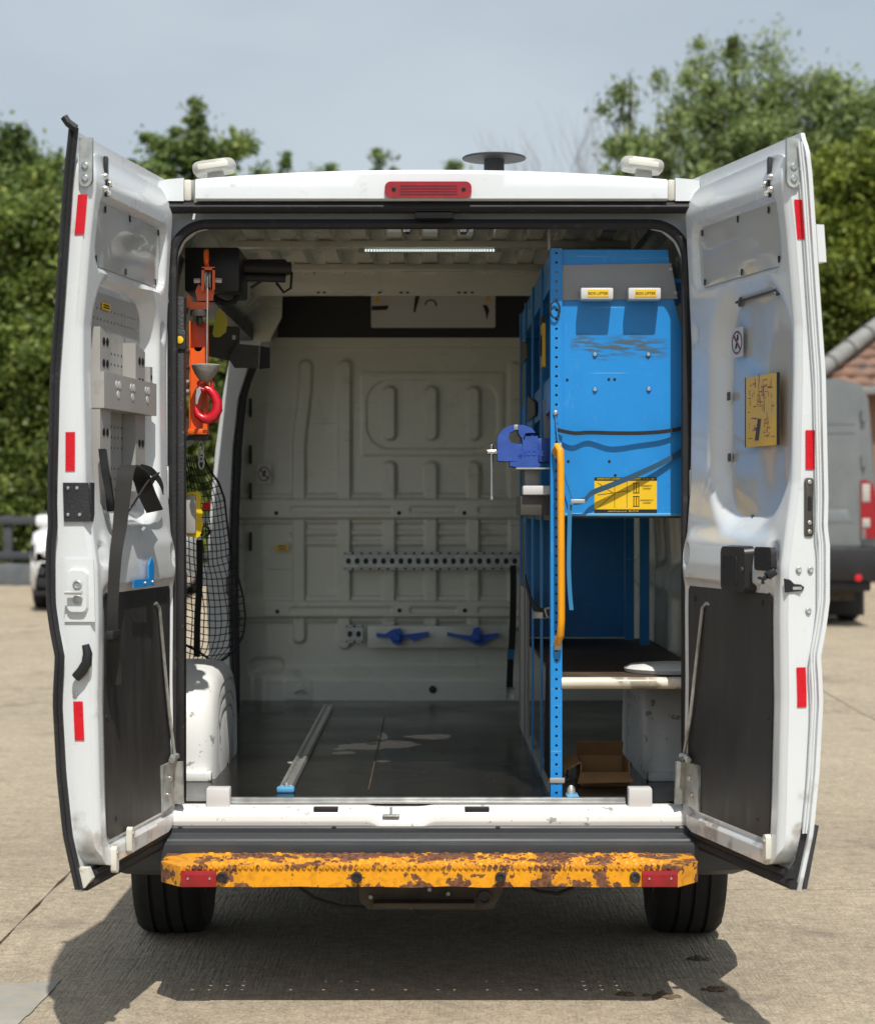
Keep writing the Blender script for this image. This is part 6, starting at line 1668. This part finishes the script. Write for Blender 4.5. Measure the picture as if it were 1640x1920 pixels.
for s_ in (-1, 1):
    g = G(); x = cxm + s_ * .62
    pl = [(cxm + s_ * .79, .82), (cxm + s_ * .46, .80), (cxm + s_ * .44, .70), (cxm + s_ * .52, .64), (cxm + s_ * .76, .62)]
    g.prism(pl, lambda a, b: (a, CY0 + .05 - .02, cz0 + b), lambda a, b: (a, CY0 + .25, cz0 + b)); hlp = g.obj('headlight', 'glassd', car)
    g = G(); g.lathe([(.07, 0), (.065, .02), (.02, .03)], (cxm + s_ * .60, CY0 + .025, cz0 + .71), (0, -1, 0), 16); g.obj('lamp_lens', 'lampw', hlp)
    g = G(); g.lathe([(.055, 0), (.05, .02), (.02, .025)], (cxm + s_ * .64, CY0 + .0, cz0 + .50), (0, -1, 0), 16); g.obj('fog_lamp', 'glassd', car)
    g = G(); g.box((cxm + s_ * .92 - .1, CY0 + 1.5, cz0 + 1.02), (cxm + s_ * .92 + .1, CY0 + 1.62, cz0 + 1.18), bev=.05); g.obj('wing_mirror', 'suv', car)
    for yy in (.85, 3.55):
        g = G(); g.lathe([(.22, -.11), (.31, -.105), (.325, -.08), (.325, .08), (.31, .105), (.22, .11), (.15, .06), (.02, .06)], (cxm + s_ * .76, CY0 + yy, cz0 + .325), (s_, 0, 0), 28); g.obj('wheel', 'tyre', car)
g = G(); g.box((cxm - .70, CY0 - .01, cz0 + .30), (cxm + .70, CY0 + .2, cz0 + .42), bev=.02); g.box((cxm - .76, CY0 + .02, cz0 + .20), (cxm + .76, CY0 + .3, cz0 + .26), bev=.02); g.obj('lower_grille', 'blackp', car)
for s_ in (-1, 1):
    g = G(); g.prism(rrect(cxm + s_ * .2, .68, .16, .12, .05), lambda a, b: (a, CY0 - .02, cz0 + b), lambda a, b: (a, CY0 + .1, cz0 + b)); g.obj('kidney_grille', 'blackp', car)
g = G(); g.prism([(-.72, 0), (.72, 0), (.58, .44), (-.58, .44)], lambda a, b: (cxm + a, CY0 + 1.27 + b * 1.35, cz0 + 1.12 + b), lambda a, b: (cxm + a, CY0 + 1.29 + b * 1.35, cz0 + 1.10 + b)); g.obj('windscreen', 'glassd', car)

# ---- silver van at the right
VY0 = 16.2; vz0 = gz(VY0) + .08
xr_ = PX(1646, VY0)
bv = empty('silver_van', (xr_ - .95, VY0 + 2.5, gz(VY0)), 'silver panel van parked beyond the right door, red rear lamp showing', 'van')
g = G()
secv = [(-.98, .45), (-1.0, .9), (-.99, 1.4), (-.95, 2.0), (-.90, 2.45), (-.82, 2.60), (-.6, 2.66)]
secv = secv + [(-x, z) for x, z in secv[::-1]]
stv = [(0, 1), (.05, 1.0), (4.2, 1.0), (4.9, .9), (5.5, .55), (6.0, .45)]
n = len(secv); vs = []
for (y, f) in stv: vs += [(xr_ - 1.0 + x * (1 if y > .02 else .97), VY0 + y, vz0 + .45 + (z - .45) * f) for x, z in secv]
g.add(vs, [(r * n + k, r * n + k + 1, (r + 1) * n + k + 1, (r + 1) * n + k) for r in range(len(stv) - 1) for k in range(n - 1)] + [tuple(range(n)), tuple((len(stv) - 1) * n + k for k in range(n))])
g.obj('body', 'silver', bv, angle=30)
xc_ = xr_ - 1.0
for s_ in (-1, 1):
    g = G(); g.prism([(s_ * .02, .62), (s_ * .80, .62), (s_ * .82, 1.5), (s_ * .78, 2.5), (s_ * .02, 2.52)], lambda a, b: (xc_ + a, VY0 - .02, vz0 + b), lambda a, b: (xc_ + a, VY0 + .03, vz0 + b)); dr = g.obj('rear_door', 'silver', bv)
    for z in (.95, 1.75, 2.25):
        g = G(); g.tube([(xc_ + s_ * .83, VY0 - .03, vz0 + z - .06), (xc_ + s_ * .83, VY0 - .03, vz0 + z + .06)], .03, 8); g.obj('hinge', 'silver', dr)
    for zz in (2.17, 2.07):
        g = G(); g.box((xc_ + min(s_ * .1, s_ * .74), VY0 - .028, vz0 + zz - .012), (xc_ + max(s_ * .1, s_ * .74), VY0 - .018, vz0 + zz + .012)); g.obj('pressed_line', 'silver', dr)
    g = G(); g.prism([(s_ * .05, 1.10), (s_ * .72, 1.10), (s_ * .66, 1.22), (s_ * .05, 1.22)], lambda a, b: (xc_ + a, VY0 - .026, vz0 + b - .02), lambda a, b: (xc_ + a, VY0 - .016, vz0 + b)); g.obj('plate_recess', 'silver', dr)
    g = G(); pl = [(s_ * .80, .90), (s_ * 1.0, .90), (s_ * 1.0, 1.25), (s_ * .93, 1.50), (s_ * .86, 1.545), (s_ * .80, 1.54)]
    g.prism(pl, lambda a, b: (xc_ + a, VY0 - .045, vz0 + b), lambda a, b: (xc_ + a, VY0 + .25, vz0 + b)); tl = g.obj('tail_lamp', 'redlens', bv)
    for (z0_, z1_, m) in ((1.30, 1.50, 'lampw'), (1.02, 1.12, 'lampw')):
        g = G(); g.box((xc_ + min(s_ * .815, s_ * .90), VY0 - .052, vz0 + z0_), (xc_ + max(s_ * .815, s_ * .90), VY0 - .04, vz0 + z1_), bev=.005); g.obj('lamp_lens', m, tl)
    g = G(); g.lathe([(.22, -.1), (.32, -.1), (.335, -.07), (.335, .07), (.32, .1), (.22, .1), (.02, .05)], (xc_ + s_ * .86, VY0 + 1.0, gz(VY0 + 1) + .335), (s_, 0, 0), 28); g.obj('wheel', 'tyre', bv)
    g = G(); g.lathe([(.22, -.1), (.32, -.1), (.335, -.07), (.335, .07), (.32, .1), (.22, .1), (.02, .05)], (xc_ + s_ * .86, VY0 + 4.6, gz(VY0 + 4.6) + .335), (s_, 0, 0), 28); g.obj('wheel', 'tyre', bv)
    g = G(); g.lathe([(.04, 0), (.04, .015), (.01, .02)], (xc_ + s_ * .74, VY0 - .19, vz0 + .47), (0, -1, 0), 12); g.obj('round_reflector', 'redhook', bv)
g = G(); g.box((xc_ - .99, VY0 - .18, vz0 + .42), (xc_ + .99, VY0 + .4, vz0 + .82), bev=.06); g.box((xc_ - .9, VY0 - .1, vz0 + .32), (xc_ + .9, VY0 + .3, vz0 + .43), bev=.02); g.obj('rear_bumper', 'blackp', bv)
for s_ in (-1, 1):
    g = G(); g.box((xc_ + min(s_ * .56, s_ * .98), VY0 + .62, vz0 + .02), (xc_ + max(s_ * .56, s_ * .98), VY0 + .64, vz0 + .5), bev=.01); g.obj('mud_flap', 'black', bv)
g = G(); g.box((xc_ - .8, VY0 + .3, vz0 + .2), (xc_ + .8, VY0 + 4, vz0 + .5)); g.obj('underbody', 'under', bv)

# ---- house with tiled roof
HYB = 24.0; hzb = gz(HYB)
hs = empty('tiled_house', (PX(1640, HYB) + 3, HYB + 3, hzb), 'low house with brown tiled roof and grey verge behind silver van', 'house')
ex = PX(1522, HYB); ez = PZ(728, HYB)
g = G(); g.box((ex + .4, HYB + .3, hzb), (ex + 9, HYB + 7, ez - .05)); g.obj('wall', 'brickw', hs)
run, rise = 3.0, 2.2
for k in range(14):
    t0, t1 = k / 14, (k + 1) / 14
    y0_, y1_, z0_, z1_ = HYB + run * t0, HYB + run * t1, ez + rise * t0, ez + rise * t1
    xl = ex + 3.15 * t0
    g = G(); nx = 90
    def fnt(u, v):
        x = xl + (ex + 9.2 - xl) * u
        w = .035 * abs(math.sin((x + k * .13) * math.pi / .30))
        yy = y0_ - .03 + (y1_ - y0_ + .05) * v; zz = z0_ + .05 + (z1_ - z0_) * v - .03 * v
        return (x, yy - w * .6, zz + w)
    g.grid(nx, 2, fnt); 
    a = [fnt(i / nx, 0) for i in range(nx + 1)]
    g.add(a + [(p[0], p[1] + .01, p[2] - .06) for p in a], [(i, i + 1, i + nx + 2, i + nx + 1) for i in range(nx)])
    g.obj('tile_course', 'tile', hs, angle=60)
for k in range(9):
    t0, t1 = k / 9, (k + 1) / 9
    a = Vector((ex + 3.15 * t0 - .05, HYB + run * t0 - .10, ez + rise * t0 + .14)); b = Vector((ex + 3.15 * t1 - .05, HYB + run * t1 - .10, ez + rise * t1 + .14))
    g = G(); g.tube([a, a.lerp(b, .06), a.lerp(b, .94), b], [.16, .135, .13, .13], 10); g.obj('verge_tile', 'fascia', hs)
g = G(); g.prism([(0, 0), (run, rise), (2 * run, 0)], lambda a, b: (ex + .35 + 2.6 * b / rise, HYB + a, ez + b - .05), lambda a, b: (ex + 9, HYB + a, ez + b - .05)); g.obj('roof_deck', 'under', hs)
g = G(); g.box((ex - .05, HYB - .14, ez - .10), (ex + 9.2, HYB - .02, ez + .02), bev=.02); g.obj('gutter', 'fascia', hs)

# ---- trees
def leaf_mesh(rng, centers, radii, per, lsize, aspect, droop, flat=0.75):
    n = len(centers) * per
    c = np.repeat(np.array(centers), per, axis=0); r = np.repeat(np.array(radii), per)
    d = rng.normal(size=(n, 3)); d /= np.linalg.norm(d, axis=1)[:, None]
    sig = rng.normal(size=(n, 3)) * np.array([.62, .62, .62 * flat])
    pos = c + sig * r[:, None]
    if droop > .8: pos[:, 2] -= np.abs(sig[:, 0] + sig[:, 1]) * r * .55          # twigs hang at their ends
    nrm = rng.normal(size=(n, 3)) * .8 + np.array([0, -.25, .65]) + d * .5; nrm /= np.linalg.norm(nrm, axis=1)[:, None]
    tan = rng.normal(size=(n, 3)); tan[:, 2] -= droop; tan -= nrm * (tan * nrm).sum(1)[:, None]; tan /= np.linalg.norm(tan, axis=1)[:, None]
    bit = np.cross(nrm, tan)
    L = lsize * np.exp(rng.normal(0, .32, n))[:, None]; Wd = L * aspect
    p0 = pos - tan * L * .5; p2 = pos + tan * L * .5
    mid = pos + nrm * L * .10
    p1 = mid + bit * Wd * .5; p3 = mid - bit * Wd * .5
    V = np.stack([p0, p1, p2, p3], axis=1).reshape(-1, 3)
    F = np.arange(n * 4).reshape(-1, 4)
    return V, F
def tree(name, label, group, base, lobes, nclump, per, lsize, aspect, m, seed, trunk_r, droop=.4, crad=(.25, .55), surf=.55, trunk_top=None):
    rng = np.random.default_rng(seed); rq = random.Random(seed)
    t = empty(name, base, label, 'tree', group)
    bx, by, bz = base
    tot = sum(l[3] * l[5] for l in lobes)
    cs = []; rs_ = []
    for (lx, ly, lz, rx, ry, rz) in lobes:
        k = max(3, int(nclump * rx * rz / tot))
        for _ in range(k):
            d = rng.normal(size=3); d /= np.linalg.norm(d)
            if d[1] > .35: d[1] *= -1                       # clumps mostly on the sides one sees, still a full crown
            q = rng.random() ** surf
            stray = rng.random() < .24
            if stray: q = rng.uniform(.95, 1.32)
            q *= 1 + .55 * mnoise.noise(Vector((d[0] * 2.3 + lx, d[1] * 2.3, d[2] * 2.3 + lz)))
            cs.append((lx + d[0] * rx * q, ly + d[1] * ry * q, max(bz + .15, lz + d[2] * rz * q))); rs_.append(rng.uniform(*crad) * (.5 if stray else 1))
    V, F = leaf_mesh(rng, cs, rs_, per, lsize, aspect, droop)
    me = bpy.data.meshes.new('crown')
    V = V - np.array(base)
    me.vertices.add(len(V)); me.vertices.foreach_set('co', V.ravel())
    me.loops.add(len(F) * 4); me.loops.foreach_set('vertex_index', F.ravel().astype(np.int32))
    me.polygons.add(len(F)); me.polygons.foreach_set('loop_start', np.arange(0, len(F) * 4, 4, dtype=np.int32)); me.polygons.foreach_set('loop_total', np.full(len(F), 4, dtype=np.int32))
    me.materials.append(M[m]); me.update(calc_edges=True)
    o = bpy.data.objects.new('crown', me); link(o, t)
    # trunk and limbs
    g = G()
    top = max(l[2] + l[5] * .3 for l in lobes)
    mx_ = sum(l[0] for l in lobes) / len(lobes); my_ = sum(l[1] for l in lobes) / len(lobes)
    pts = [Vector((bx, by, bz - .1))]
    for k in range(1, 7):
        f = k / 6; pts.append(Vector((bx + (mx_ - bx) * f + rq.uniform(-.12, .12), by + (my_ - by) * f + rq.uniform(-.1, .1), bz + (top - bz) * f)))
    g.tube(pts, [trunk_r * (1 - .13 * k) for k in range(7)], 9)
    for _ in range(min(60, len(cs))):
        c = Vector(cs[rq.randrange(len(cs))]); a = pts[rq.randint(2, 5)]
        mid_ = a.lerp(c, .5) + Vector((rq.uniform(-.1, .1), rq.uniform(-.1, .1), rq.uniform(.0, .25)))
        g.tube([a, mid_, c], [trunk_r * .32, trunk_r * .18, trunk_r * .05], 5)
    g.obj('trunk', 'bark', t)
    return t
def lobe(px, py, Y, rpx, rpy, ry):
    s_ = (Y - CAMY) / FPX; c = P(px, py, Y); return (c.x, Y, c.z, rpx * s_, ry, rpy * s_)
HG = 'trees and hedge behind the fence'
def tb_(px, Y): return (PX(px, Y), Y, gz(Y))
tree('hedge_tree', 'bushy light green tree filling far left edge behind fence', HG, tb_(-40, 26.5), [lobe(-40, 540, 26.5, 130, 190, 1.4), lobe(20, 740, 26.2, 120, 220, 1.3), lobe(-60, 930, 26, 150, 160, 1.3), lobe(60, 950, 25.8, 110, 140, 1.0)], 330, 230, .105, .5, 'leafL', 1, .16, crad=(.2, .55), surf=.35)
tree('hedge_tree', 'dense green tree between left edge and left van door', HG, tb_(140, 27), [lobe(100, 500, 27, 110, 150, 1.4), lobe(150, 720, 26.6, 140, 200, 1.4), lobe(170, 930, 26.3, 130, 170, 1.2)], 300, 230, .105, .5, 'leafL', 2, .16, crad=(.2, .55), surf=.35)
tree('dark_tree', 'dark green tree with rounded top at upper left', HG, tb_(20, 30), [lobe(15, 330, 30, 60, 80, 1.0), lobe(60, 400, 30, 75, 100, 1.2), lobe(-50, 360, 30, 90, 110, 1.2), lobe(10, 560, 30, 170, 180, 1.6)], 330, 170, .11, .5, 'leafD', 3, .2, crad=(.18, .5), surf=.4)
tree('hedge_tree', 'green tree seen through the open side doorway', HG, tb_(370, 27.5), [lobe(330, 520, 27.5, 160, 190, 1.4), lobe(400, 720, 27, 160, 220, 1.4), lobe(350, 930, 26.6, 170, 170, 1.2)], 300, 130, .13, .5, 'leafL', 4, .16, surf=.4)
tree('feathery_tree', 'slender tree top rising behind the left roof lamp', HG, tb_(360, 33), [lobe(372, 225, 33, 16, 34, .4), lobe(378, 265, 33, 30, 24, .6), lobe(345, 292, 33, 56, 30, .8), lobe(400, 290, 33, 50, 30, .8), lobe(280, 268, 33, 8, 8, .2), lobe(285, 325, 33, 44, 26, .7), lobe(440, 275, 33, 34, 10, .4), lobe(360, 420, 33, 90, 90, 1.2)], 190, 90, .11, .45, 'leafD', 5, .16, crad=(.10, .28))
FAR = 'small tree tops beyond the van roof'
for k, (px, py, w, h, lab) in enumerate(((540, 300, 16, 16, 'small round tree top just left of roof centre'), (720, 292, 18, 15, 'small leafy tree top above red brake light'), (610, 318, 18, 9, 'tiny tree top between two others above roof'), (850, 314, 8, 12, 'tiny pale tree top beside the mushroom vent'), (486, 325, 16, 9, 'low tree top just right of left roof lamp'))):
    Yt = 48.0
    tree('far_tree', lab, FAR, tb_(px, Yt), [lobe(px, py, Yt, w, h, .3), lobe(px + 6, py + 45, Yt, w * 1.6, 40, .6), lobe(px, py + 120, Yt, w * 3, 80, 1.2)], 40, 60, .12, .6, 'leafD', 20 + k, .10, crad=(.10, .26))
RG = 'tall trees behind the right door'
tree('ash_tree', 'tall grey green tree with open feathery top at upper right', RG, tb_(1400, 36), [lobe(1340, 95, 36, 34, 16, .6), lobe(1310, 125, 36, 22, 20, .6), lobe(1375, 110, 36, 30, 22, .6), lobe(1440, 85, 36, 12, 16, .3), lobe(1435, 130, 36, 24, 24, .5), lobe(1310, 215, 36, 66, 60, 1.2), lobe(1390, 205, 36, 76, 62, 1.2), lobe(1470, 225, 36, 66, 64, 1.2), lobe(1340, 310, 36, 130, 80, 1.6), lobe(1450, 330, 36, 130, 100, 1.6), lobe(1300, 430, 36, 150, 110, 1.8), lobe(1420, 540, 36, 170, 140, 1.8)], 430, 120, .135, .30, 'leafR', 6, .22, droop=1.5, crad=(.16, .52), surf=.45)
tree('ash_tree', 'drooping leafy tree right behind the right roof lamp', RG, tb_(1200, 30), [lobe(1165, 165, 30, 40, 12, .5), lobe(1135, 190, 30, 8, 22, .3), lobe(1170, 205, 30, 10, 30, .4), lobe(1235, 150, 30, 8, 14, .3), lobe(1180, 260, 30, 24, 46, .6), lobe(1142, 275, 30, 8, 26, .3), lobe(1225, 310, 30, 52, 50, .9), lobe(1262, 240, 30, 26, 50, .6), lobe(1210, 420, 30, 110, 100, 1.3)], 190, 52, .125, .28, 'leafR', 7, .10, droop=2.0, crad=(.10, .30))
tree('ash_tree', 'tall green tree crossing right edge of picture', RG, tb_(1580, 35.5), [lobe(1560, 160, 35.5, 46, 30, 1.0), lobe(1520, 210, 35.5, 44, 46, 1.0), lobe(1635, 220, 35.5, 50, 60, 1.2), lobe(1590, 285, 35.5, 100, 90, 1.5), lobe(1620, 430, 35.5, 140, 140, 1.6), lobe(1600, 600, 35.5, 150, 150, 1.6)], 340, 130, .135, .32, 'leafR', 8, .22, droop=1.2, crad=(.22, .62), surf=.45)
tree('bright_tree', 'yellow green sunlit tree above the tiled house', RG, tb_(1590, 33), [lobe(1600, 340, 33, 70, 56, 1.0), lobe(1560, 400, 33, 50, 60, 1.0), lobe(1640, 440, 33, 80, 110, 1.2), lobe(1565, 520, 33, 70, 80, 1.1), lobe(1600, 620, 33, 110, 90, 1.1)], 260, 190, .12, .45, 'leafY', 9, .18, crad=(.2, .5), surf=.35)
# bare twiggy tree
bt = empty('bare_tree', tb_(1050, 40), 'bare grey twiggy tree right of the mushroom vent', 'tree')
g = G(); rq = random.Random(12)
def twig(p, d, L_, r, depth):
    q = p + d * L_
    g.tube([p, p.lerp(q, .5) + Vector((rq.uniform(-.05, .05), 0, 0)) * L_, q], [r, r * .75, r * .5], 4)
    if depth == 0: return
    for _ in range(rq.choice((2, 3))):
        nd = (d + Vector((rq.uniform(-.42, .42), rq.uniform(-.3, .3), rq.uniform(.0, .3)))).normalized(); twig(q if rq.random() < .6 else p.lerp(q, .7), nd, L_ * rq.uniform(.62, .85), r * .55, depth - 1)
base_ = Vector(tb_(1050, 40))
for k in range(7):
    px = 990 + k * 21 + rq.uniform(-6, 6); top_ = 225 + abs(k - 4) * 22
    b0 = Vector((PX(px, 40), 40 + rq.uniform(-1, 1), base_.z)); H = PZ(top_, 40) - base_.z
    twig(b0, Vector((rq.uniform(-.03, .03), 0, 1)).normalized(), H * .33, .05, 5)
g.obj('branches', 'twig', bt)
g = G(); g.grid(40, 4, lambda u, v: (-40 + 90 * u, 25.6 + 26 * v, gz(25.6 + 26 * v) - .02 + .25 * sstep(0, .3, v))); g.obj('earth_bank', 'hedgebase', None, kind='structure', label='dark earth bank under the hedge trees')
